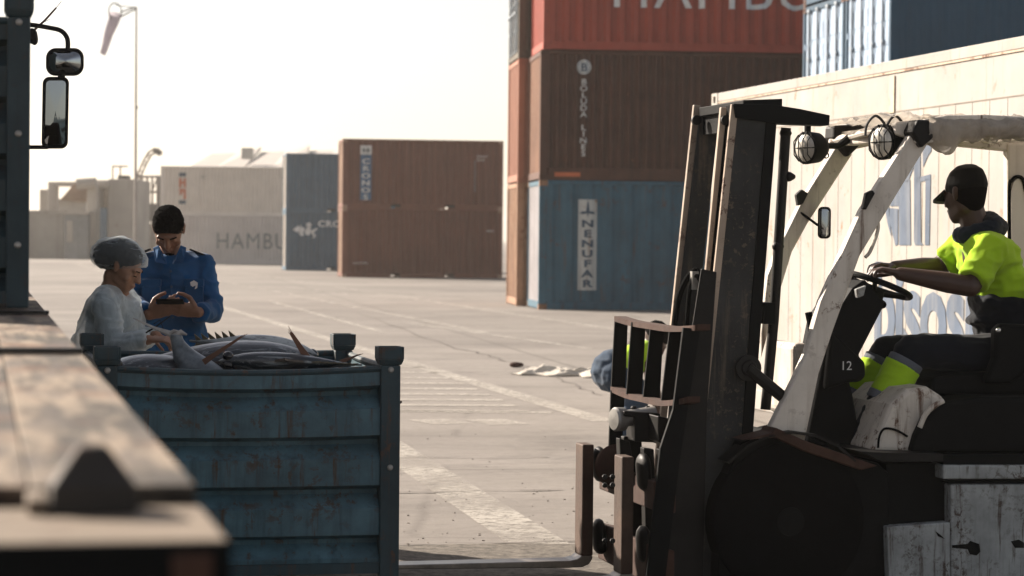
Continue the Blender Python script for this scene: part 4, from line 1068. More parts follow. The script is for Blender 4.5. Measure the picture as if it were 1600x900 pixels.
for a in ((1232, 276), (1214, 385), (1226, 208)):
    m_ = MB(); c = F(*a, -.285); m_.hull([(c, .022), (c + V((.02, 0, 0)), .012)]); m_.build('hose_clamp', M['oily'], fk, smooth=True)
m_ = MB()
for a in ((1146, 180), (1133, 182), (1087, 182)): 
    m_ = MB(); m_.disc(F(a[0], a[1] + 6, -.345 if a[0] > 1100 else .30), (0, -1, 0), [(0, .022), (.02, .022), (.022, .01)], 16); m_.build('mast_roller', M['oily'], fk, smooth=True)
# hoses and chain
m_ = MB(); m_.tube(bez([F(1052, 520, .15), F(1062, 460, .15), F(1082, 425, .12), F(1092, 440, .1), F(1098, 560, .1)]), .014, 8); m_.tube(bez([F(1072, 520, .10), F(1078, 450, .10), F(1090, 432, .08), F(1100, 470, .05), F(1104, 600, .05)]), .011, 8); m_.build('hydraulic_hose', M['rubber'], fk, smooth=True)
m_ = MB(); q = F(1083, 424, .1); m_.box(q.x - .01, q.x + .02, .08, .12, q.z - .08, q.z); m_.build('hose_clip', M['steel'], fk)
for nn in (.12, -.12):
    m_ = MB(); a = F(1135, 180, nn); b = F(1090, 640, nn)
    for k in range(60):
        p = a.lerp(b, k / 60); m_.box(p.x - .012, p.x + .012, nn - (.012 if k % 2 else .017), nn + (.012 if k % 2 else .017), p.z - .016, p.z + .004)
    m_.build('lift_chain', M['oily'], fk)
m_ = MB(); m_.disc(F(1168, 575, -.418), (0, -1, 0), [(0, .055), (.02, .055), (.022, .035), (.03, .03), (.03, 0)], 24); m_.build('tilt_pin', M['oily'], fk, smooth=True)
m_ = MB(); m_.tube([F(1168, 575, -.44), F(1235, 630, -.44)], .026, 10); m_.build('tilt_cylinder', M['oily'], fk, smooth=True)
# --- overhead guard
m_ = MB(); side(m_, [(1426, 206), (1452, 222), (1398, 310), (1344, 400), (1301, 520), (1280, 584), (1257, 694), (1204, 668), (1243, 590), (1260, 552), (1283, 470), (1314, 400), (1347, 328)], -.50, -.44)
m_.build('guard_pillar', M['lift_white'], fk, bevel=.01, seg=3)
m_ = MB(); side(m_, [(1310, 224), (1333, 240), (1262, 350), (1238, 394), (1224, 440), (1206, 500), (1190, 560), (1190, 520), (1200, 430), (1217, 388), (1255, 312)], .44, .50)
m_.build('guard_pillar', M['lift_white'], fk, bevel=.01, seg=3)
def roofz(px): return F(px, 182, -.5)
# side beams of the roof
for n0, n1, off in ((-.52, -.45, 0), (.45, .52, 0)):
    A = [F(x_, y_, -.52) for x_, y_ in ((1430, 203), (1445, 186), (1480, 180), (1540, 179), (1640, 184), (1760, 196), (1760, 228), (1640, 216), (1560, 212), (1490, 216), (1452, 224), (1430, 224))]
    m_ = MB(); m_.prism([V((p.x, n0, p.z)) for p in A], [V((p.x, n1, p.z)) for p in A]); m_.build('guard_beam', M['lift_white'], fk, bevel=.008)
a = F(1440, 205, -.5); e_ = F(1740, 205, -.5)
m_ = MB(); m_.box(a.x - .02, a.x + .05, -.449, .449, a.z - .03, a.z + .035); m_.build('guard_crossbar', M['lift_white'], fk, bevel=.008)
for k in range(5):
    m_ = MB(); xx_ = a.x + .15 + k * (e_.x - a.x - .2) / 5; m_.box(xx_, xx_ + .035, -.449, .449, a.z - .005, a.z + .04); m_.build('guard_slat', M['lift_white'], fk, bevel=.004)
# crossbar tube with lamps
m_ = MB(); m_.tube([F(1300, 222, .46), F(1330, 213, .30), F(1355, 206, 0), F(1400, 200, -.3), F(1440, 196, -.44)], .020, 10); m_.build('lamp_bar', M['lift_white'], fk, smooth=True)
def lamp(cx_, cy_, n_, r_px, k):
    c = F(cx_, cy_, n_); r_m = r_px / 365; axx = V((-1, -.42, -.05)).normalized()
    m_ = MB(); m_.disc(c, axx, [(-.085, .010), (-.075, r_m * .6), (-.04, r_m * .92), (.02, r_m), (.03, r_m), (.032, r_m * .86)], 28); h_ = m_.build('work_lamp', M['black'], fk, smooth=True, ang=50)
    m_ = MB(); m_.disc(c, axx, [(.030, r_m * .86), (.042, r_m * .7), (.048, r_m * .3), (.050, .0)], 28); m_.build('lens', M['lens'], h_, smooth=True, ang=80)
    m_ = MB(); b_ = axx.cross(V((0, 0, 1))).normalized(); up_ = b_.cross(axx)
    for q in (-.6, -.2, .2, .6):
        L__ = math.sqrt(1 - q * q) * r_m; m_.tube([c + b_ * q * r_m + up_ * L__ + axx * .03, c + b_ * q * r_m + up_ * L__ * .5 + axx * .058, c + b_ * q * r_m - up_ * L__ * .5 + axx * .058, c + b_ * q * r_m - up_ * L__ + axx * .03], .0028, 5)
    m_.tube([c + b_ * r_m + axx * .03, c + axx * .062, c - b_ * r_m + axx * .03], .0028, 5)
    m_.build('lamp_grille', M['black'], h_)
lamp(1266, 231, .25, 27, 0); lamp(1385, 222, -.36, 28, 1)
m_ = MB(); m_.tube([F(1262, 185, .25), F(1262, 208, .25)], .016, 8); m_.tube([F(1284, 228, .25), F(1310, 228, .3), F(1330, 214, .3)], [.012, .016, .022], 8); m_.build('lamp_bracket', M['black'], fk, smooth=True)
m_ = MB(); c = F(1291, 243, .27); m_.tube([c + V((math.cos(a_) * .012, 0, math.sin(a_) * .012)) for a_ in [2 * math.pi * k / 12 for k in range(12)]], .0035, 6, closed=True); m_.build('ring_bolt', M['black'], fk)
for s0, s1, top_ in ((1352, 1384, 181), (1384, 1413, 181)):
    m_ = MB(); m_.tube(bez([F(s0, 212, -.36), F(s0 + 3, 194, -.37), F((s0 + s1) / 2, top_, -.38), F(s1 - 3, 192, -.37), F(s1, 205, -.36)]), .006, 8); m_.build('lamp_cable', M['rubber_old'], fk, smooth=True)
m_ = MB(); side(m_, [(1400, 190), (1428, 188), (1432, 212), (1418, 216), (1398, 210)], -.44, -.38); m_.build('lamp_mount', M['lift_white'], fk, bevel=.01)
m_ = MB(); side(m_, [(1303, 196), (1345, 194), (1360, 205), (1340, 232), (1325, 246), (1310, 228), (1302, 214)], .40, .52); m_.build('guard_corner', M['oily'], fk, bevel=.012)
m_ = MB(); side(m_, [(1424, 206), (1434, 186), (1455, 188), (1460, 215), (1440, 232)], -.535, -.40); m_.build('guard_corner', M['oily'], fk, bevel=.012)
# torn plastic wrap over the roof
def wrap_mat():
    t = NT('torn_plastic_wrap'); v = t.coord(); n = t.noise(v, 9, 7, .65, .8)
    tr = t.n('BsdfTransparent'); tl_ = t.n('BsdfTranslucent'); tl_.inputs[0].default_value = (.62, .55, .46, 1)
    m1 = t.n('MixShader'); m1.inputs[0].default_value = .45; t.l(t.p.outputs[0], m1.inputs[1]); t.l(tl_.outputs[0], m1.inputs[2])
    mx = t.n('MixShader'); t.l(t.ramp(n, .3, .6, .55, .95), mx.inputs[0]); t.l(tr.outputs[0], mx.inputs[1]); t.l(m1.outputs[0], mx.inputs[2]); t.l(mx.outputs[0], t.out.inputs[0])
    t.bump(n, .8, .02)
    return t.set(t.mix(n, (.28, .25, .21), (.55, .50, .44)), .3, 0, .5)
M['wrap'] = wrap_mat()
def wrap(nm, f, nu, nv, mat):
    m_ = MB(); g_ = [[m_.bm.verts.new(f(i / nu, j / nv)) for i in range(nu + 1)] for j in range(nv + 1)]
    for j in range(nv):
        for i in range(nu): m_.bm.faces.new([g_[j][i], g_[j][i + 1], g_[j + 1][i + 1], g_[j + 1][i]])
    return m_.build(nm, mat, fk, smooth=True, ang=180)
def fw1(u, v):      # wraps round the near roof beam, hanging flap underneath
    x_ = 1446 + 330 * u; e = F(x_, 205, -.5); th = 2 * math.pi * v - 1.2
    nz = noise.fractal(V((u * 14, v * 5, 1.1)), 1, 2, 4)
    rr = .055 + .016 * nz
    z = e.z + rr * .85 * math.sin(th); hang = max(0, -math.sin(th)) ** 2 * (.065 * math.exp(-((u - .09) / .075) ** 2) + .02 * abs(nz))
    return V((e.x + .01 * nz, -.49 + rr * math.cos(th), z - hang + .018))
wrap('plastic_wrap', fw1, 90, 26, M['wrap'])
def fw2(u, v):      # crumpled sheet lying on the roof bars
    x_ = 1340 + 420 * u; e = F(x_, 186 if x_ > 1430 else 190, -.5 + v)
    nz = noise.fractal(V((u * 22, v * 7, 4.1)), 1, 2, 4)
    a_ = F(1440, 186, -.5)
    return V((a_.x - .17 * (1 - min(1, u * 4)) * (1 - .5 * v) + (u * 1.05), -.46 + .92 * v, a_.z + .018 + .020 * nz + .010 * noise.noise(V((u * 70, v * 30, 2)))))
wrap('plastic_wrap', fw2, 90, 30, M['wrap'])
# rear pillar with window frame
m_ = MB(); side(m_, [(1566, 224), (1760, 226), (1760, 700), (1612, 700), (1600, 560), (1567, 420)], .50, .44); o = m_.build('rear_pillar', M['lift_white'], fk, bevel=.01)
m_ = MB()
loop = [(1578, 440), (1577, 300), (1581, 282), (1590, 276), (1599, 282), (1606, 310), (1640, 430)]
m_.tube(bez([F(x_, y_, .425) for x_, y_ in loop]), .009, 8); m_.build('window_gasket', M['rubber'], fk, smooth=True)
m_ = MB(); side(m_, [(1580, 440), (1579, 300), (1583, 284), (1590, 279), (1597, 284), (1604, 312), (1636, 430), (1640, 440)], .436, .43); m_.build('window_pane', plain('hazy_window', (.62, .56, .48), .15, .05, 4), fk)
strip('rear_pillar', [(1690, 210), (1745, 210), (1790, 720), (1720, 720)], -.50, -.44, M['lift_white'])
# clips and mirror and handle
for (pts, n_) in ((((1246, 322), (1243, 304), (1252, 296), (1262, 302), (1254, 318)), .43), (((1347, 326), (1352, 302), (1362, 297), (1366, 302), (1352, 328)), -.51)):
    m_ = MB(); cs = [F(*q, n_) for q in pts]
    m_.prism([q + V((0, .02, 0)) for q in cs], [q - V((0, .012, 0)) for q in cs])
    m_.build('pillar_clip', M['oily'], fk, bevel=.004)
m_ = MB(); m_.tube([F(1248, 330, .45), F(1278, 352, .40)], .006, 8); m_.build('mirror_stalk', M['black'], fk)
cq = F(1288, 348, .38)
def rr_local(w2, h2, rad, y):
    pts = []
    for sx, sy, a0 in ((1, 1, 0), (-1, 1, 90), (-1, -1, 180), (1, -1, 270)):
        for k in range(6):
            a_ = R(a0 + 18 * k); pts.append(V((sx * (w2 - rad) + rad * math.cos(a_), y, sy * (h2 - rad) + rad * math.sin(a_))))
    return pts
rmz = Matrix.Rotation(R(-22), 3, 'Z')
m_ = MB(); m_.loft([[cq + rmz @ q for q in rr_local(.028, .070, .02, -.012)], [cq + rmz @ q for q in rr_local(.030, .073, .02, 0)], [cq + rmz @ q for q in rr_local(.022, .062, .02, .03)]]); mo = m_.build('side_mirror', M['black'], fk, smooth=True, ang=50)
m_ = MB(); m_.loft([[cq + rmz @ q for q in rr_local(.022, .063, .016, -.0125)], [cq + rmz @ q for q in rr_local(.018, .058, .014, -.0135)]]); m_.build('mirror_glass', M['glass'], mo, smooth=True)
m_ = MB(); m_.tube(bez([F(1352, 402, -.46), F(1360, 392, -.455), F(1371, 362, -.45), F(1371, 345, -.45), F(1364, 340, -.46)]), .008, 8); m_.build('grab_handle', M['lift_white'], fk, smooth=True)
# --- front cowl, column, wheel
m_ = MB(); side(m_, [(1332, 450), (1352, 436), (1384, 474), (1368, 505), (1342, 556), (1352, 566), (1353, 585), (1346, 594), (1328, 596), (1334, 622), (1340, 660), (1352, 712), (1262, 692), (1280, 600), (1292, 540), (1300, 500)], -.16, .16)
m_.build('steering_cowl', M['black'], fk, bevel=.012, seg=3)
m_ = MB(); side(m_, [(1300, 515), (1345, 560), (1353, 566), (1354, 588), (1346, 597), (1325, 598), (1290, 610)], -.22, -.165); m_.build('cowl_cover', M['black'], fk, bevel=.02, seg=3)
bm = text_polys('12', .055, 'CENTER'); q = F(1322, 578, -.222)
for v_ in bm.verts: v_.co = V((q.x + v_.co.x, -.2235, q.z + v_.co.y))
me = bpy.data.meshes.new('number'); bm.to_mesh(me); bm.free(); link('number_marking', me, M['text_white'], fk)
# steering wheel: tilted ring
wc = F(1371, 446, 0.0); wa = F(1325, 428, 0.0); wb = F(1417, 466, 0.0); ex = (wb - wa) / 2; ey = V((0, .165, 0))
rim = [wc + ex * math.cos(a_) + ey * math.sin(a_) for a_ in [2 * math.pi * k / 32 for k in range(32)]]
m_ = MB(); m_.tube(rim, .014, 10, closed=True); sw = m_.build('steering_wheel', M['black'], fk, smooth=True)
m_ = MB()
nrm = ex.cross(ey).normalized(); nrm = nrm if nrm.z < 0 else -nrm
hub = wc + nrm * .04
for a_ in (0, 2.1, 4.2): m_.tube([hub, wc + ex * math.cos(a_) + ey * math.sin(a_)], .011, 8)
m_.disc(hub, nrm, [(-.02, .04), (.02, .045), (.10, .03)], 16); m_.build('spoke', M['black'], sw, smooth=True)
m_ = MB(); m_.hull([(F(1379, 476, -.05), .018), (F(1372, 470, -.05), .014)]); m_.build('indicator_knob', M['rubber'], fk, smooth=True)
m_ = MB(); side(m_, [(1338, 452), (1354, 446), (1350, 462), (1340, 466)], -.20, -.17); m_.build('dash_bracket', M['lift_side'], fk, bevel=.004)
m_ = MB(); m_.tube([F(1268, 540, .10), F(1264, 508, .10)], .008, 8); m_.tube([F(1268, 512, .10), F(1263, 488, .10)], .016, 10); m_.build('control_lever', M['black'], fk, smooth=True)
m_ = MB(); m_.tube(bez([F(1285, 505, .2), F(1282, 470, .2), F(1290, 446, .2), F(1298, 440, .2)]), .008, 8); m_.build('control_lever', M['black'], fk, smooth=True)
# front fender/hood piece
m_ = MB(); side(m_, [(1196, 530), (1215, 531), (1252, 538), (1282, 542), (1250, 610), (1230, 650), (1196, 640)], .48, .10); m_.build('front_fender', M['lift_white'], fk, bevel=.03, seg=3)
m_ = MB(); side(m_, [(1296, 520), (1330, 508), (1330, 470), (1355, 440), (1310, 470)], .35, .15); m_.build('dashboard', M['lift_white'], fk, bevel=.02, seg=2)
# --- chassis and body
NB = -.54
m_ = MB(); side(m_, [(1160, 690), (1200, 682), (1212, 674), (1258, 692), (1372, 724), (1390, 740), (1390, 935), (1120, 935), (1130, 760)], -.50, .50); m_.build('chassis', M['black'], fk, bevel=.01)
m_ = MB(); side(m_, [(1160, 688), (1208, 676), (1212, 668), (1262, 690), (1372, 728), (1346, 735), (1258, 706), (1212, 684)], NB - .02, -.40); m_.build('floor_edge', M['rustbar'], fk, bevel=.006)
m_ = MB(); side(m_, [(1346, 706), (1474, 709), (1474, 722), (1376, 722)], NB - .02, .5); m_.build('floor_plate', M['oily'], fk, bevel=.004)
m_ = MB(); side(m_, [(1385, 724), (1470, 724), (1470, 752), (1484, 757), (1484, 815), (1386, 822)], NB + .06, .5); m_.build('step_recess', M['black'], fk)
m_ = MB(); side(m_, [(1474, 727), (1800, 727), (1800, 748), (1474, 749)], NB - .03, -.4); m_.build('side_moulding', M['lift_side'], fk, bevel=.008)
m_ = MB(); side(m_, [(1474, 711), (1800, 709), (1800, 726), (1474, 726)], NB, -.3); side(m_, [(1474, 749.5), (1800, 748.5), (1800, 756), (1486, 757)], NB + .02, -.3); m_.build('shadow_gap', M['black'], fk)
m_ = MB(); side(m_, [(1486, 757), (1800, 756.5), (1800, 910), (1790, 935), (1486, 935)], NB - .01, .50); m_.build('side_panel', M['lift_side'], fk, bevel=.008)
m_ = MB(); side(m_, [(1386, 823), (1485, 816), (1485, 935), (1390, 935)], NB - .006, .5); m_.build('side_panel', M['lift_side'], fk, bevel=.006)
m_ = MB(); side(m_, [(1800, 600), (1880, 600), (1905, 660), (1905, 900), (1860, 935), (1800, 935)], -.53, .53); m_.build('counterweight', M['lift_side'], fk, bevel=.06, seg=4)
for pl in ([(1488, 852), (1512, 850), (1516, 845), (1530, 850), (1532, 862), (1526, 868), (1516, 866), (1512, 858), (1488, 856)], [(1580, 846), (1592, 843), (1600, 848), (1600, 856), (1586, 856)], [(1462, 830), (1470, 836), (1476, 842), (1466, 838)]):
    m_ = MB(); side(m_, pl, NB - .0125 if pl[0][0] > 1486 else NB - .009, NB - .005 if pl[0][0] > 1486 else NB - .002); m_.build('paint_gouge', M['black'], fk)
# engine cover + seat
m_ = MB(); A = [(1360, 708), (1376, 672), (1392, 632), (1418, 608), (1450, 604), (1478, 622), (1480, 708)]
side(m_, A, -.42, .10); m_.build('engine_cover', M['lift_white'], fk, bevel=.025, seg=3)
m_ = MB(); m_.tube(bez([F(1372, 700, -.43), F(1374, 682, -.43), F(1382, 670, -.43), F(1400, 672, -.43), F(1418, 682, -.43)], 5), .005, 6); m_.build('cover_seam', M['rubber'], fk)
m_ = MB(); A = [(1424, 708), (1432, 680), (1444, 655), (1478, 628), (1530, 620), (1800, 622), (1800, 708)]; side(m_, A, -.47, .47); m_.build('engine_hood', M['black'], fk, bevel=.02, seg=3)
m_ = MB(); m_.tube(bez([F(1437, 668, -.475), F(1446, 648, -.475), F(1460, 634, -.475), F(1474, 626, -.475)], 5), .012, 8); m_.build('hood_edge', M['lift_white'], fk, smooth=True)
m_ = MB(); A = [(1452, 620), (1458, 590), (1500, 582), (1600, 580), (1660, 590), (1660, 622)]; side(m_, A, -.26, .26); m_.build('seat_cushion', M['black'], fk, bevel=.03, seg=3)
m_ = MB(); A = [(1600, 620), (1612, 500), (1622, 430), (1650, 425), (1672, 440), (1680, 620)]; side(m_, A, -.24, .24); m_.build('seat_backrest', M['black'], fk, bevel=.03, seg=3)
m_ = MB(); A = [(1556, 514), (1566, 506), (1640, 508), (1640, 560), (1580, 600), (1540, 600), (1556, 560)]; side(m_, A, -.34, -.27); m_.build('armrest', M['black'], fk, bevel=.02, seg=3)
m_ = MB(); m_.hull([(F(1560, 516, -.35), .012)]); m_.build('armrest_cap', M['chrome'], fk, smooth=True)
# wheels
for px_, n_, r_w in ((1230, -.49, .33), (1230, .33, .33), (1770, -.46, .25), (1770, .32, .25)):
    q = F(px_, 800, n_); c = V((q.x, n_, r_w)); m_ = MB(); m_.disc(c, (0, 1, 0), [(-.045, r_w * .62), (-.05, r_w * .86), (-.03, r_w), (.15, r_w), (.17, r_w * .86), (.165, r_w * .62)], 48)
    w_ = m_.build('wheel', M['rubber'], fk, smooth=True, ang=45)
    m_ = MB(); m_.disc(c, (0, 1, 0), [(-.02, r_w * .6), (-.035, r_w * .55), (0, r_w * .45), (-.01, r_w * .2), (-.05, r_w * .18), (-.055, 0)], 32); m_.build('rim', M['black'], w_, smooth=True)
    for k in range(6):
        a_ = k * math.pi / 3; m_ = MB(); m_.disc(c + V((math.cos(a_) * r_w * .33, -.008, math.sin(a_) * r_w * .33)), (0, -1, 0), [(0, .014), (.015, .013), (.017, 0)], 8); m_.build('wheel_nut', M['steel'], w_)
m_ = MB(); pr_ = [F(x_, 800, -.5) for x_ in (1120, 1390)]; cw = F(1230, 800, -.5)
arc = [V((cw.x + math.cos(a_) * .37, -.56, .33 + math.sin(a_) * .37)) for a_ in [R(10 + 16 * k) for k in range(11)]][2:9]
for a, b in zip(arc, arc[1:]): m_.prism([a, a + V((0, .14, 0)), a + V((0, .14, 0)) + (a - V((cw.x, -.56, .33))) * .03, a + (a - V((cw.x, -.56, .33))) * .03 + V((0, .0, 0))], [b, b + V((0, .14, 0)), b + V((0, .14, 0)) + (b - V((cw.x, -.56, .33))) * .03, b + (b - V((cw.x, -.56, .33))) * .03])
m_.build('wheel_arch', M['oily'], fk)

# ================================================================== PEOPLE
def head_segs(mb, c, fw, up, s=1.0):
    M3 = rotf(fw, up); P = lambda x, y, z: V(c) + M3 @ V((x * s, y * s, z * s))
    E = lambda x, y, z, r: (P(x, y, z), tuple(q * s for q in r), M3)
    mb.hull([E(0, -.012, .035, (.074, .092, .085)), E(0, .03, .0, (.066, .058, .07))], 18)
    mb.hull([E(0, .03, -.005, (.062, .055, .05)), E(0, .058, -.072, (.034, .030, .024)), E(0, .0, -.045, (.055, .05, .04))], 16)
    mb.hull([E(0, .060, -.088, (.024, .022, .018))], 12)
    mb.hull([E(0, .088, .018, (.009, .008, .01)), E(0, .108, -.020, (.012, .010, .009)), E(0, .082, -.022, (.019, .010, .009))], 10)
    mb.hull([E(-.034, .074, .030, (.022, .014, .009)), E(.034, .074, .030, (.022, .014, .009)), E(0, .082, .031, (.01, .01, .008))], 10)
    for sx in (-1, 1):
        mb.hull([E(sx * .032, .078, .008, (.014, .010, .010))], 8)                 # lids
        mb.hull([E(sx * .045, .056, -.02, (.020, .020, .022))], 8)                 # cheeks
        mb.hull([E(sx * .076, -.012, .012, (.008, .014, .018)), E(sx * .080, -.016, .026, (.006, .015, .014)), E(sx * .073, -.008, -.014, (.006, .008, .009))], 8)
    mb.hull([E(0, .089, -.046, (.023, .010, .006))], 8); mb.hull([E(0, .087, -.058, (.020, .010, .007))], 8)
    return P
def limb(mb, a, b, ra, rb, seg=12): mb.hull([(a, ra), (b, rb)], seg)
def cone(mb, a, b, ra, rb, seg=18):
    """flat ended tapered sleeve"""
    mb.tube([a, b], [ra, rb], seg)
def hand(mb, wrist, pdir, palm, thumb, curl, s=1.0):
    """palm + four separate bent fingers + thumb leaving the side of the palm; palm = the way the palm faces"""
    pdir = V(pdir).normalized(); palm = V(palm); palm = (palm - pdir * palm.dot(pdir)).normalized()
    lat = palm.cross(pdir); lat = -lat if lat.dot(V(thumb)) < 0 else lat          # lat points to the thumb side
    M3 = Matrix((lat, pdir, palm)).transposed(); w0 = V(wrist)
    mb.hull([(w0, (.024 * s, .02 * s, .018 * s), M3), (w0 + pdir * .045 * s, (.036 * s, .02 * s, .014 * s), M3), (w0 + pdir * .082 * s, (.038 * s, .014 * s, .012 * s), M3)], 12)
    for k, (off, ln) in enumerate(((.031, .072), (.0105, .082), (-.0105, .077), (-.031, .060))):
        p = w0 + (pdir * .085 + lat * off) * s; ang = 0
        for j, fr in enumerate((.45, .32, .25)):
            ang += curl * (.7 if j == 0 else 1.0) * (1 + .07 * k)
            d = pdir * math.cos(ang) + palm * math.sin(ang) + lat * off * 1.2
            q = p + d.normalized() * ln * fr * s; mb.hull([(p, (.0092 - .0008 * j) * s), (q, (.0084 - .0008 * j) * s)], 8); p = q
    b = w0 + (pdir * .025 + lat * .028) * s; m1 = b + (pdir * .6 + lat * .6 + palm * .35).normalized() * .044 * s
    m2 = m1 + (pdir * .85 + palm * .35 + lat * .15).normalized() * .031 * s; m3 = m2 + (pdir * .9 + palm * .3 - lat * .1).normalized() * .025 * s
    mb.hull([(b, .014 * s), (m1, .0115 * s)], 8); mb.hull([(m1, .011 * s), (m2, .0098 * s)], 8); mb.hull([(m2, .0098 * s), (m3, .0085 * s)], 8)
def folds(amp=.006, sc_=9, seed=0.0, dirv=None):
    def f(co):
        q = co * sc_ + V((seed, seed * 2, 0))
        n = noise.noise(q) + .5 * noise.noise(q * 2.3)
        r = 1 - abs(noise.noise(V((q.x * .8, q.y * .8, q.z * 1.8)) + V((5, 5, 5)))) * 3
        return amp * (.7 * n + .5 * max(0, r))
    return f
def person(name, label, group=None): return empty(name, (0, 0, 0), 0, label, 'person', group)
def add(name, mb, vs, mat, parent, smooth=3, disp=None):
    me = voxel(mb.bm, vs, smooth, disp); return link(name, me, mat, parent)
def cutbm(mb, co, no):
    geom = mb.bm.verts[:] + mb.bm.edges[:] + mb.bm.faces[:]
    bmesh.ops.bisect_plane(mb.bm, geom=geom, plane_co=co, plane_no=no, clear_outer=True)
def shell(name, ells, seg, cuts, mat, parent, disp=None, sub=2, thick=.0):
    mb = MB(); mb.hull(ells, seg)
    me = voxel(mb.bm, .006, 3, disp); b = MB(); b.bm.from_mesh(me)
    for co, no in cuts: cutbm(b, co, no)
    return b.build(name, mat, parent, smooth=True, ang=180)

# ---------------- driver
dr = person('person', 'driver in a hi vis yellow shirt and black cap sitting in the forklift')
def W_(px, py, n): return FW @ F(px, py, n)
Rw = FW.to_3x3()
hipN, hipF = W_(1585, 556, -.12), W_(1585, 556, .12)
kneeN, kneeF = W_(1425, 548, -.15), W_(1386, 548, .16)
ankN, ankF = W_(1344, 690, -.13), W_(1306, 686, .16)
shN, shF = W_(1548, 388, -.19), W_(1508, 384, .20)
elN, elF = W_(1516, 448, -.26), W_(1466, 418, .28)
wrN, wrF = W_(1407, 428, -.13), W_(1398, 418, .14)
neck = W_(1528, 362, .0); hc = W_(1508, 308, .0); pel = W_(1592, 540, 0); chest = W_(1546, 410, 0)
hfw = Rw @ V((-.42, .90, -.16)); hup = V((0.0, 0, 1)) + Rw @ V((.05, 0, 0))
mb = MB(); Ph = head_segs(mb, hc, hfw, hup, 1.05)
limb(mb, hc + V((0, 0, -.06)) + Rw @ V((.03, 0, 0)), neck + V((0, 0, -.03)), .062, .068)
limb(mb, neck, chest, .08, .12); limb(mb, chest, pel, .12, .12)
for s_, e_, w_, sh_ in ((shN, elN, wrN, 1), (shF, elF, wrF, -1)):
    limb(mb, s_, e_, .054, .046); limb(mb, e_, e_.lerp(w_, .35), .046, .047); limb(mb, e_.lerp(w_, .35), w_, .047, .031); limb(mb, chest + V((0, 0, .06)), s_, .07, .052)
hand(mb, wrN, Rw @ V((-.95, .15, .22)), V((0, 0, -1)), Rw @ V((0, 1, 0)), .62, 1.05); hand(mb, wrF, Rw @ V((-.95, -.1, .15)), V((0, 0, -1)), Rw @ V((0, -1, 0)), .62, 1.0)
for h_, k_, a_ in ((hipN, kneeN, ankN), (hipF, kneeF, ankF)): limb(mb, h_, k_, .07, .05); limb(mb, k_, a_, .05, .035)
add('body', mb, .0055, M['skin_dark'], dr, 3)
mb = MB(); fN = Rw @ V((0, 1, 0))
M3 = rotf(Rw @ V((-1, 0, 0)), (neck - pel))
mb.hull([(shN + V((0, 0, -.01)), .062), (shF + V((0, 0, -.01)), .062), (chest + Rw @ V((.01, 0, 0)), (.19, .125, .13), M3), (neck + V((0, 0, -.03)), .07)], 16)
mb.hull([(chest, (.19, .125, .13), M3), (W_(1562, 455, 0), (.175, .125, .10), M3)], 16)
cone(mb, shN.lerp(elN, -.1), shN.lerp(elN, .86), .066, .073); cone(mb, shF.lerp(elF, -.1), shF.lerp(elF, .72), .066, .073)
add('hi_vis_shirt', mb, .007, M['hivis'], dr, 1, folds(.017, 9, 1.0))
mb = MB(); mb.hull([(W_(1560, 468, 0), (.176, .13, .05), M3), (W_(1578, 530, 0), (.18, .145, .09), M3)], 16)
mb.hull([(W_(1530, 500, 0), (.10, .05, .025), M3), (W_(1550, 505, 0), (.14, .08, .03), M3)], 12)
add('shirt_hem', mb, .008, M['navy'], dr, 3, folds(.012, 12, 3.0))
mb = MB(); mb.hull([(pel + V((0, 0, -.01)), (.19, .14, .12), M3), (hipN, .10), (hipF, .10)], 14)
limb(mb, hipN, kneeN, .10, .073); limb(mb, hipF, kneeF, .10, .073)
limb(mb, kneeN, ankN, .073, .058); limb(mb, kneeF, ankF, .073, .058)
add('trousers', mb, .008, M['navy'], dr, 3, folds(.010, 9, 5.0))
for k_, a_, sd_ in ((kneeN, ankN, 0), (kneeF, ankF, 1)):
    mb = MB(); cone(mb, k_.lerp(a_, .17), k_.lerp(a_, .50), .082, .077); add('hi_vis_leg_band', mb, .006, M['hivis'], dr, 2, folds(.005, 12, 2.0))
    for f0, f1 in ((.10, .175), (.495, .58)): mb = MB(); cone(mb, k_.lerp(a_, f0), k_.lerp(a_, f1), .081, .079); add('reflective_band', mb, .006, M['greyband'], dr, 2)
    mb = MB(); fd = Rw @ V((-1, 0, -.12)); mb.hull([(a_ + V((0, 0, -.05)), .05), (a_ + fd * .13 + V((0, 0, -.055)), .038)], 12); add('boot', mb, .007, M['rubber'], dr, 2)
# collar / snood
mb = MB(); cN = neck + V((0, 0, .0)); 
for k in range(20):
    a0, a1 = 2 * math.pi * k / 20, 2 * math.pi * (k + 1) / 20
    q = lambda a_: cN + Rw @ V((math.cos(a_) * .080, math.sin(a_) * .085, .010 + .030 * math.cos(a_)))
    mb.hull([(q(a0), (.030, .030, .036)), (q(a1), (.030, .030, .036))], 8)
add('snood', mb, .006, cloth('navy_snood', (.007, .012, .022)), dr, 3, folds(.008, 20, 8))
mb = MB(); mb.hull([(W_(1556, 356, .05), .055), (W_(1546, 344, .02), .045), (W_(1548, 352, -.06), .045)]); add('hood', mb, .006, M['navy'], dr, 2, folds(.006, 20, 9))
Ph2 = Ph; Hm = rotf(hfw, hup)
mb = MB(); mb.hull([(Ph2(0, -.022, .022), (.0775, .088, .085), Hm), (Ph2(0, -.050, -.030), (.050, .045, .040), Hm)], 18); mb.build('short_hair', M['hair'], dr, smooth=True, ang=180)
hcut = Ph2(0, 0, .014)
shell('cap', [(Ph2(0, -.012, .046), (.086, .105, .086), Hm), (Ph2(0, -.018, .078), (.078, .092, .066), Hm)], 20, [(hcut, -(Hm @ V((0, .12, 1))).normalized())], M['cap'], dr)
mb = MB(); br_ = []
for k in range(9):
    a_ = R(-62 + 124 * k / 8); br_.append(Ph2(math.sin(a_) * .082, .020 + math.cos(a_) * .060, .030)); 
outer = []
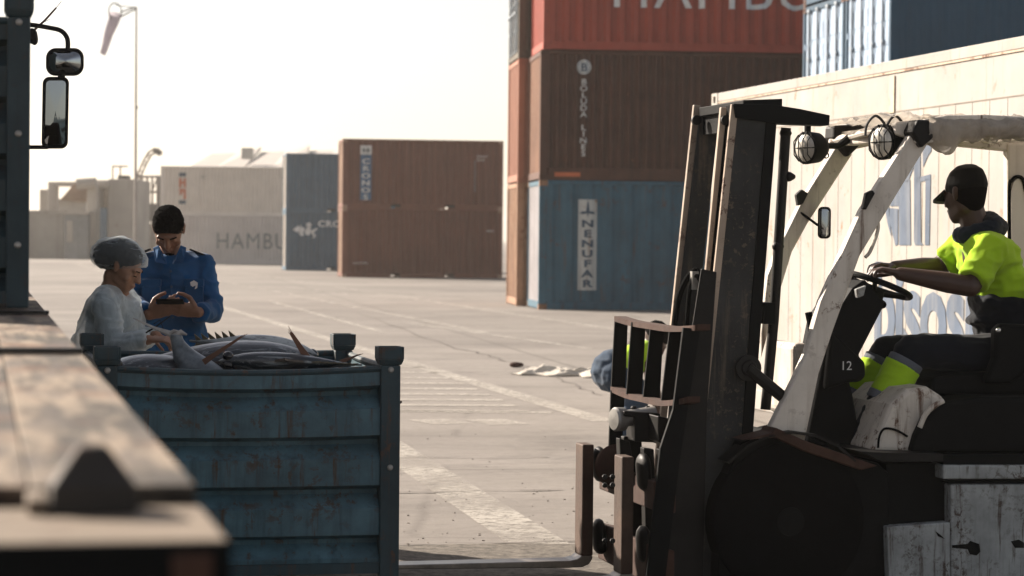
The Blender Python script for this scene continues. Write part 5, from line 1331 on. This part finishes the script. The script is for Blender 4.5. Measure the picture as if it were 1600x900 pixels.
for k in range(9):
    a_ = R(62 - 124 * k / 8); outer.append(Ph2(math.sin(a_) * .090, .052 + math.cos(a_) * .105, -.004))
mb.prism([q for q in br_ + outer], [q + V((0, 0, .009)) for q in br_ + outer]); mb.build('cap_visor', M['cap'], dr)

# ---------------- man in blue
mn = person('person', 'man in a royal blue shirt looking down at the phone in his hands')
YM = 12.35
A_ = lambda px, py, dy=0.0: atY(px, py, YM + dy)
hc = A_(264, 362, -.03); neck = A_(265, 402, .05); chest = A_(267, 440, .06); pel = A_(272, 560, .05)
hfw = V((.02, -.75, -.66)); hup = V((0, -.66, .75))
mb = MB(); Ph = head_segs(mb, hc, hfw, hup, 1.0)
limb(mb, hc + V((0, .045, -.05)), neck + V((0, .02, -.06)), .052, .06); limb(mb, neck, chest, .08, .12); limb(mb, chest, pel, .12, .12)
shL, shR = A_(216, 413, .05), A_(315, 413, .05)
elL, elR = A_(206, 474, -.02), A_(332, 484, -.02)
wrL, wrR = A_(233, 492, -.28), A_(310, 488, -.28)
for s_, e_, w_ in ((shL, elL, wrL), (shR, elR, wrR)):
    limb(mb, s_, e_, .05, .04); limb(mb, e_, w_, .04, .027); limb(mb, chest + V((0, 0, .05)), s_, .07, .05)
hand(mb, wrL, V((.75, -.25, .30)), V((.25, .85, .35)), V((-.2, .2, 1)), .38, 1.08)
hand(mb, wrR, V((-.80, -.25, .16)), V((-.25, .85, .35)), V((.2, .2, 1)), .42, 1.08)
for sx in (-1, 1):
    limb(mb, pel + V((sx * .09, 0, -.05)), V((pel.x + sx * .10, pel.y, .48)), .07, .05); limb(mb, V((pel.x + sx * .10, pel.y, .48)), V((pel.x + sx * .11, pel.y + .02, .09)), .05, .035)
add('body', mb, .0055, M['skin_brown'], mn, 3)
Hm = rotf(hfw, hup)
def hairdisp(co): return .006 * (noise.noise(co * 110) + .6 * noise.noise(co * 220))
cutp = Ph(0, .080, .058); cutn = (Hm @ V((0, .72, -.70))).normalized()
shell('hair', [(Ph(0, -.014, .044), (.081, .098, .086), Hm), (Ph(0, -.004, .080), (.073, .084, .068), Hm)], 22, [(cutp, cutn), (Ph(0, -.030, -.034), -(Hm @ V((0, -.75, 1))).normalized())], M['hair'], mn, hairdisp)
mb = MB()
for sx in (-1, 1): mb.hull([(Ph(sx * .018, .094, .030), .004), (Ph(sx * .046, .082, .032), .004)], 6)
mb.build('eyebrows', M['hair'], mn)
mb = MB(); mb.hull([(Ph(0, .070, -.090), (.026, .022, .018), Hm), (Ph(0, .088, -.075), (.014, .006, .010), Hm)], 12); mb.build('beard', M['hair'], mn, smooth=True)
M3 = rotf(V((0, -1, 0)), V((0, 0, 1)))
mb = MB(); mb.hull([(shL, .056), (shR, .056), (chest + V((0, 0, -.03)), (.195, .13, .12), M3), (neck + V((0, .02, -.035)), .075), (A_(266, 412, -.03), .035)], 16)
mb.hull([(chest + V((0, 0, -.03)), (.195, .13, .12), M3), (A_(270, 500, .06), (.165, .125, .1), M3)], 16)
mb.hull([(A_(270, 500, .06), (.165, .125, .1), M3), (A_(273, 545, .06), (.18, .14, .05), M3)], 16)
for s_, e_, w_ in ((shL, elL, wrL), (shR, elR, wrR)):
    limb(mb, s_, e_, .062, .056); limb(mb, e_, e_.lerp(w_, .55), .056, .048); cone(mb, e_.lerp(w_, .45), e_.lerp(w_, .93), .049, .042)
add('blue_shirt', mb, .007, M['blueshirt'], mn, 1, folds(.019, 9, 11))
# collar, placket, pockets, epaulettes
for sx in (-1, 1):
    mb = MB(); a = A_(265 + sx * 4, 413, -.10); b = A_(265 + sx * 26, 388, -.02); c = A_(265 + sx * 22, 410, -.11); d = A_(265 + sx * 17, 384, -.05)
    mb.prism([a, c, b, d], [q + V((0, .012, .004)) for q in (a, c, b, d)]); mb.build('collar', M['blueshirt'], mn, bevel=.003)
fy = -.085
mb = MB(); mb.tube([A_(266, 415, fy), A_(268, 460, fy - .0), A_(270, 540, fy + .03)], .004, 6); mb.build('button_placket', M['blueshirt'], mn)
for px_ in (236, 303):
    mb = MB(); P_ = [A_(px_ - 15, 436, fy - .012), A_(px_ + 15, 436, fy - .012), A_(px_ + 15, 447, fy - .012), A_(px_, 451, fy - .014), A_(px_ - 15, 447, fy - .012)]
    mb.prism(P_, [q + V((0, .03, 0)) for q in P_]); mb.build('pocket_flap', M['blueshirt'], mn, bevel=.002)
    mb = MB(); P_ = [A_(px_ - 14, 448, fy - .008), A_(px_ + 14, 448, fy - .008), A_(px_ + 14, 474, fy - .004), A_(px_ - 14, 474, fy - .004)]
    mb.prism(P_, [q + V((0, .03, 0)) for q in P_]); mb.build('pocket', M['blueshirt'], mn, bevel=.002)
mb = MB(); P_ = [A_(303 + a_, 444 + b_, fy - .017) for a_, b_ in ((-6, -3), (0, -6), (6, -2), (5, 6), (1, 8), (3, 2), (-2, 4), (-5, 2))]; mb.prism(P_, [q + V((0, .003, 0)) for q in P_]); mb.build('chest_emblem', M['text_white'], mn)
mb = MB()
for k in range(5): mb.disc(A_(267 + k, 424 + k * 24, fy - .004), (0, -1, 0), [(0, .006), (.003, .005), (.0035, 0)], 8)
mb.build('shirt_buttons', M['text_navy'], mn)
for sx, px_ in ((-1, 222), (1, 310)):
    mb = MB(); a = A_(px_ - 13 * 1, 397 + (4 if sx < 0 else -6), .03); b = A_(px_ + 13, 397 + (-6 if sx < 0 else 4), .03)
    mb.prism([a + V((0, -.03, 0)), b + V((0, -.03, 0)), b + V((0, .03, 0)), a + V((0, .03, 0))], [q + V((0, 0, .010)) for q in (a + V((0, -.03, 0)), b + V((0, -.03, 0)), b + V((0, .03, 0)), a + V((0, .03, 0)))]); mb.build('epaulette', M['navy'], mn, bevel=.003)
mb = MB(); mb.hull([(pel + V((0, 0, -.02)), (.17, .12, .12), M3)], 12)
for sx in (-1, 1):
    limb(mb, pel + V((sx * .085, 0, -.05)), V((pel.x + sx * .10, pel.y, .48)), .095, .07); cone(mb, V((pel.x + sx * .10, pel.y, .50)), V((pel.x + sx * .11, pel.y + .02, .07)), .072, .062)
add('trousers', mb, .009, M['navy'], mn, 2, folds(.008, 9, 14))
for sx in (-1, 1):
    mb = MB(); mb.hull([((pel.x + sx * .11, pel.y + .03, .055), .052), ((pel.x + sx * .12, pel.y - .13, .042), .04)], 12); o = add('boot', mb, .008, M['rubber'], mn, 2)
# phone
mb = MB(); pp = A_(266, 472, -.335); M4 = Matrix.Translation(pp) @ Matrix.Rotation(R(-22), 4, 'X')
mb.box(-.068, .068, -.036, .036, -.005, .005, M4); ph = mb.build('mobile_phone', M['black'], None, bevel=.003)
o_ = ph; tag(o_, 'black phone held sideways in both hands of the man in blue', 'phone')
mb = MB(); mb.box(-.060, .060, -.031, .031, .0053, .0062, M4); mb.build('screen', M['eye'], ph)

# ---------------- woman in gown
wm = person('person', 'woman in a white hairnet and thin gown bending over the tuna bin')
YF = 11.95
B_ = lambda px, py, dy=0.0: atY(px, py, YF + dy)
hc = B_(192, 420, -.02); neck = B_(178, 452, .02); chest = B_(176, 490, .03); pel = B_(168, 600, .06)
hfw = V((.86, -.18, -.48)); hup = V((.42, -.10, .85))
mb = MB(); Ph = head_segs(mb, hc, hfw, hup, .98); Hm = rotf(hfw, hup)
limb(mb, Ph(0, -.03, -.06), neck, .047, .055); limb(mb, neck, chest, .07, .11); limb(mb, chest, pel, .11, .12)
shA, shB = B_(162, 468, -.13), B_(194, 468, .18)
elA, elB = B_(178, 538, -.20), B_(212, 532, .12)
wrA, wrB = B_(232, 531, -.24), B_(244, 524, -.02)
for s_, e_, w_ in ((shA, elA, wrA), (shB, elB, wrB)): limb(mb, s_, e_, .045, .036); limb(mb, e_, w_, .036, .025)
hand(mb, wrA, V((.95, -.1, .05)), V((0, .3, -1)), V((0, 1, .2)), .5, .98); hand(mb, wrB, V((.8, -.4, -.35)), V((-.2, .1, -1)), V((0, -1, .1)), .5, .95)
for sx in (-1, 1): limb(mb, V((pel.x, pel.y + sx * .09, pel.z)), V((pel.x + .02, pel.y + sx * .09, .45)), .075, .05); limb(mb, V((pel.x + .02, pel.y + sx * .09, .45)), V((pel.x, pel.y + sx * .09, .09)), .05, .035)
add('body', mb, .0055, M['skin_tan'], wm, 3)
mb = MB(); mb.hull([(Ph(0, -.032, .056), (.088, .106, .088), Hm), (Ph(0, -.110, .020), (.074, .066, .074), Hm)], 18)
me = voxel(mb.bm, .006, 3, lambda co: .004 * noise.noise(co * 60)); b = MB(); b.bm.from_mesh(me); cutbm(b, Ph(0, .066, .062), (Hm @ V((0, .8, -.6))).normalized()); b.build('hair', M['hair'], wm, smooth=True, ang=180)
def netm(name='hairnet_gauze', base=.14, amp=.15, rim=1.3, colr=(.62, .68, .70), sc3=(30, 30, 70), pw=2.0):
    t = NT(name); v = t.coord(); n = t.noise(t.coord(sc3), 1.0, 6, .65, 1.2)
    tr = t.n('BsdfTransparent'); mx = t.n('MixShader'); lw_ = t.n('LayerWeight'); lw_.inputs[0].default_value = .4
    p_ = t.mul(lw_.outputs['Facing'], pw, 'POWER')
    fac = t.mul(t.ramp(n, .38, .66, base, base + amp), t.mul(p_, rim), 'ADD'); t.l(fac, mx.inputs[0]); t.l(tr.outputs[0], mx.inputs[1])
    tl_ = t.n('BsdfTranslucent'); tl_.inputs[0].default_value = (*colr, 1); m1 = t.n('MixShader'); m1.inputs[0].default_value = .45; t.l(t.p.outputs[0], m1.inputs[1]); t.l(tl_.outputs[0], m1.inputs[2])
    t.l(m1.outputs[0], mx.inputs[2]); t.l(mx.outputs[0], t.out.inputs[0]); t.bump(n, .5, .01)
    return t.set(colr, .6, 0, .3)
M['gauze'] = netm('gown_gauze', .45, .3, .6, (.70, .76, .78), (16, 16, 7), 1.6)
M['net'] = netm()
mb = MB(); mb.hull([(Ph(0, -.030, .060), (.094, .112, .092), Hm), (Ph(0, -.115, .020), (.082, .075, .085), Hm), (Ph(0, .03, .07), (.084, .07, .06), Hm)], 20)
me = voxel(mb.bm, .006, 3, lambda co: .005 * noise.noise(V((co.x * 25, co.y * 25, co.z * 60)))); b = MB(); b.bm.from_mesh(me); cutbm(b, Ph(0, .060, .038), (Hm @ V((0, .52, -.85))).normalized()); cutbm(b, Ph(0, -.06, -.055), (Hm @ V((0, -.15, -1))).normalized())
b.build('hairnet', M['net'], wm, smooth=True, ang=180)
mb = MB()
for sx in (-1, 1): mb.hull([(Ph(sx * .018, .093, .030), .003), (Ph(sx * .044, .082, .032), .003)], 6); mb.hull([(Ph(sx * .022, .089, .004), .0025), (Ph(sx * .042, .082, .005), .0025)], 6)
mb.build('eyebrows', M['hair'], wm)
M3 = rotf(V((.9, -.4, 0)), V((0, 0, 1)))
mb = MB(); mb.hull([(shA + V((0, 0, -.005)), .06), (shB, .06), (chest, (.17, .14, .12), M3), (neck + V((-.015, 0, -.045)), .062)], 16)
mb.hull([(chest, (.17, .14, .12), M3), (B_(168, 545, .03), (.19, .175, .1), M3)], 16); mb.hull([(B_(168, 545, .03), (.19, .175, .1), M3), (B_(164, 680, .05), (.20, .21, .1), M3)], 16)
for s_, e_, w_ in ((shA, elA, wrA), (shB, elB, wrB)): limb(mb, s_, e_, .060, .062); limb(mb, e_, e_.lerp(w_, .5), .060, .050); cone(mb, e_.lerp(w_, .4), e_.lerp(w_, .92), .052, .036)
add('gown', mb, .0065, M['gauze'], wm, 1, folds(.022, 8.5, 21))
mb = MB(); mb.hull([(shA + V((0, 0, -.02)), .045), (shB + V((0, 0, -.02)), .045), (chest, (.15, .12, .10), M3), (neck + V((-.015, 0, -.07)), .045)], 16); mb.hull([(chest, (.15, .12, .10), M3), (B_(170, 600, .04), (.15, .12, .1), M3)], 16)
for s_, e_, w_ in ((shA, elA, wrA), (shB, elB, wrB)): limb(mb, s_, e_, .047, .042); limb(mb, e_, e_.lerp(w_, .8), .042, .032)
add('grey_top', mb, .008, cloth('slate_top', (.13, .17, .19)), wm, 2, folds(.006, 9, 22))
mb = MB()
for sx in (-1, 1): cone(mb, V((pel.x + .02, pel.y + sx * .09, .62)), V((pel.x, pel.y + sx * .09, .07)), .08, .065)
add('trousers', mb, .01, M['navy'], wm, 2)
for sx in (-1, 1): mb = MB(); mb.hull([((pel.x, pel.y + sx * .09, .05), .048), ((pel.x + .15, pel.y + sx * .09 - .02, .04), .038)], 12); add('boot', mb, .008, M['text_white'], wm, 2)
# thin probe she holds
mb = MB(); mb.tube([B_(228, 520, -.42), B_(243, 511, -.42), B_(266, 494, -.42)], [.004, .004, .0025], 6); mb.tube([B_(240, 506, -.42), B_(250, 500, -.42), B_(256, 516, -.42)], .0025, 6)
tag(mb.build('probe', M['black'], None), 'thin black probe held over the tuna by the woman in the hairnet', 'tool')

# ---------------- stooping worker behind the backrest
st = person('person', 'worker in a yellow hi vis vest and jeans stooping behind the load backrest')
YS = 16.5
C_ = lambda px, py, dy=0.0: atY(px, py, YS + dy)
hc = C_(1022, 532, -.1); neck = C_(1012, 535, 0); chest = C_(1000, 552, 0); pel = C_(962, 580, 0)
hfw = V((.6, -.3, -.75)); hup = V((.7, -.1, .7))
mb = MB(); Ph = head_segs(mb, hc, hfw, hup, 1.0); limb(mb, hc, neck, .05, .055); limb(mb, neck, chest, .08, .12); limb(mb, chest, pel, .12, .13)
handp = C_(1015, 640, -.1)
for sx in (-.16, .16):
    s_ = chest + V((.05, sx, .03)); e_ = s_ + V((.04, 0, -.25)); w_ = e_ + V((.06, 0, -.22)); limb(mb, s_, e_, .05, .04); limb(mb, e_, w_, .04, .027); hand(mb, w_, V((.2, 0, -1)), V((-1, 0, 0)), V((0, -1, 0)), .3, 1.0)
    hp = pel + V((0, sx * .7, -.03)); kn = V((pel.x + .16, hp.y, .47)); an = V((pel.x + .02, hp.y, .09)); limb(mb, hp, kn, .07, .05); limb(mb, kn, an, .05, .035)
add('body', mb, .007, M['skin_dark'], st, 3)
mb = MB(); Hm = rotf(hfw, hup); mb.hull([(Ph(0, -.02, .05), (.084, .098, .085), Hm)], 16); mb.build('hair', M['hair'], st, smooth=True)
mb = MB(); mb.hull([(chest + V((.03, -.15, .02)), .075), (chest + V((.03, .15, .02)), .075), (pel.lerp(chest, .25), (.14, .15, .12))], 14); add('hi_vis_vest', mb, .01, M['hivis'], st, 2, folds(.01, 9, 31))
mb = MB(); mb.hull([(pel + V((-.02, 0, -.0)), (.15, .17, .15)), (pel.lerp(chest, .2), .13)], 14)
for sx in (-.16, .16):
    hp = pel + V((0, sx * .7, -.03)); kn = V((pel.x + .16, hp.y, .47)); an = V((pel.x + .02, hp.y, .09)); limb(mb, hp, kn, .11, .08); cone(mb, kn, an, .078, .065)
add('jeans', mb, .01, M['jeans'], st, 2, folds(.010, 9, 33))
for sx in (-.16, .16):
    mb = MB(); mb.hull([((pel.x + .02, pel.y + sx * .7, .05), .05), ((pel.x + .17, pel.y + sx * .7, .04), .04)], 12); add('boot', mb, .01, M['rubber'], st, 2)

# ================================================================== HAZE
mb = MB(); mb.box(-950, 950, -250, 1550, -1, 14)
t = NT('haze_air'); t.t.nodes.remove(t.p)
pv = t.n('VolumePrincipled'); pv.inputs['Density'].default_value = .00045; pv.inputs['Color'].default_value = (.92, .88, .82, 1); pv.inputs['Anisotropy'].default_value = .5
t.l(pv.outputs[0], t.out.inputs['Volume'])
tag(mb.build('haze', t.m), kind='stuff')
print('OBJECTS', len(bpy.data.objects))
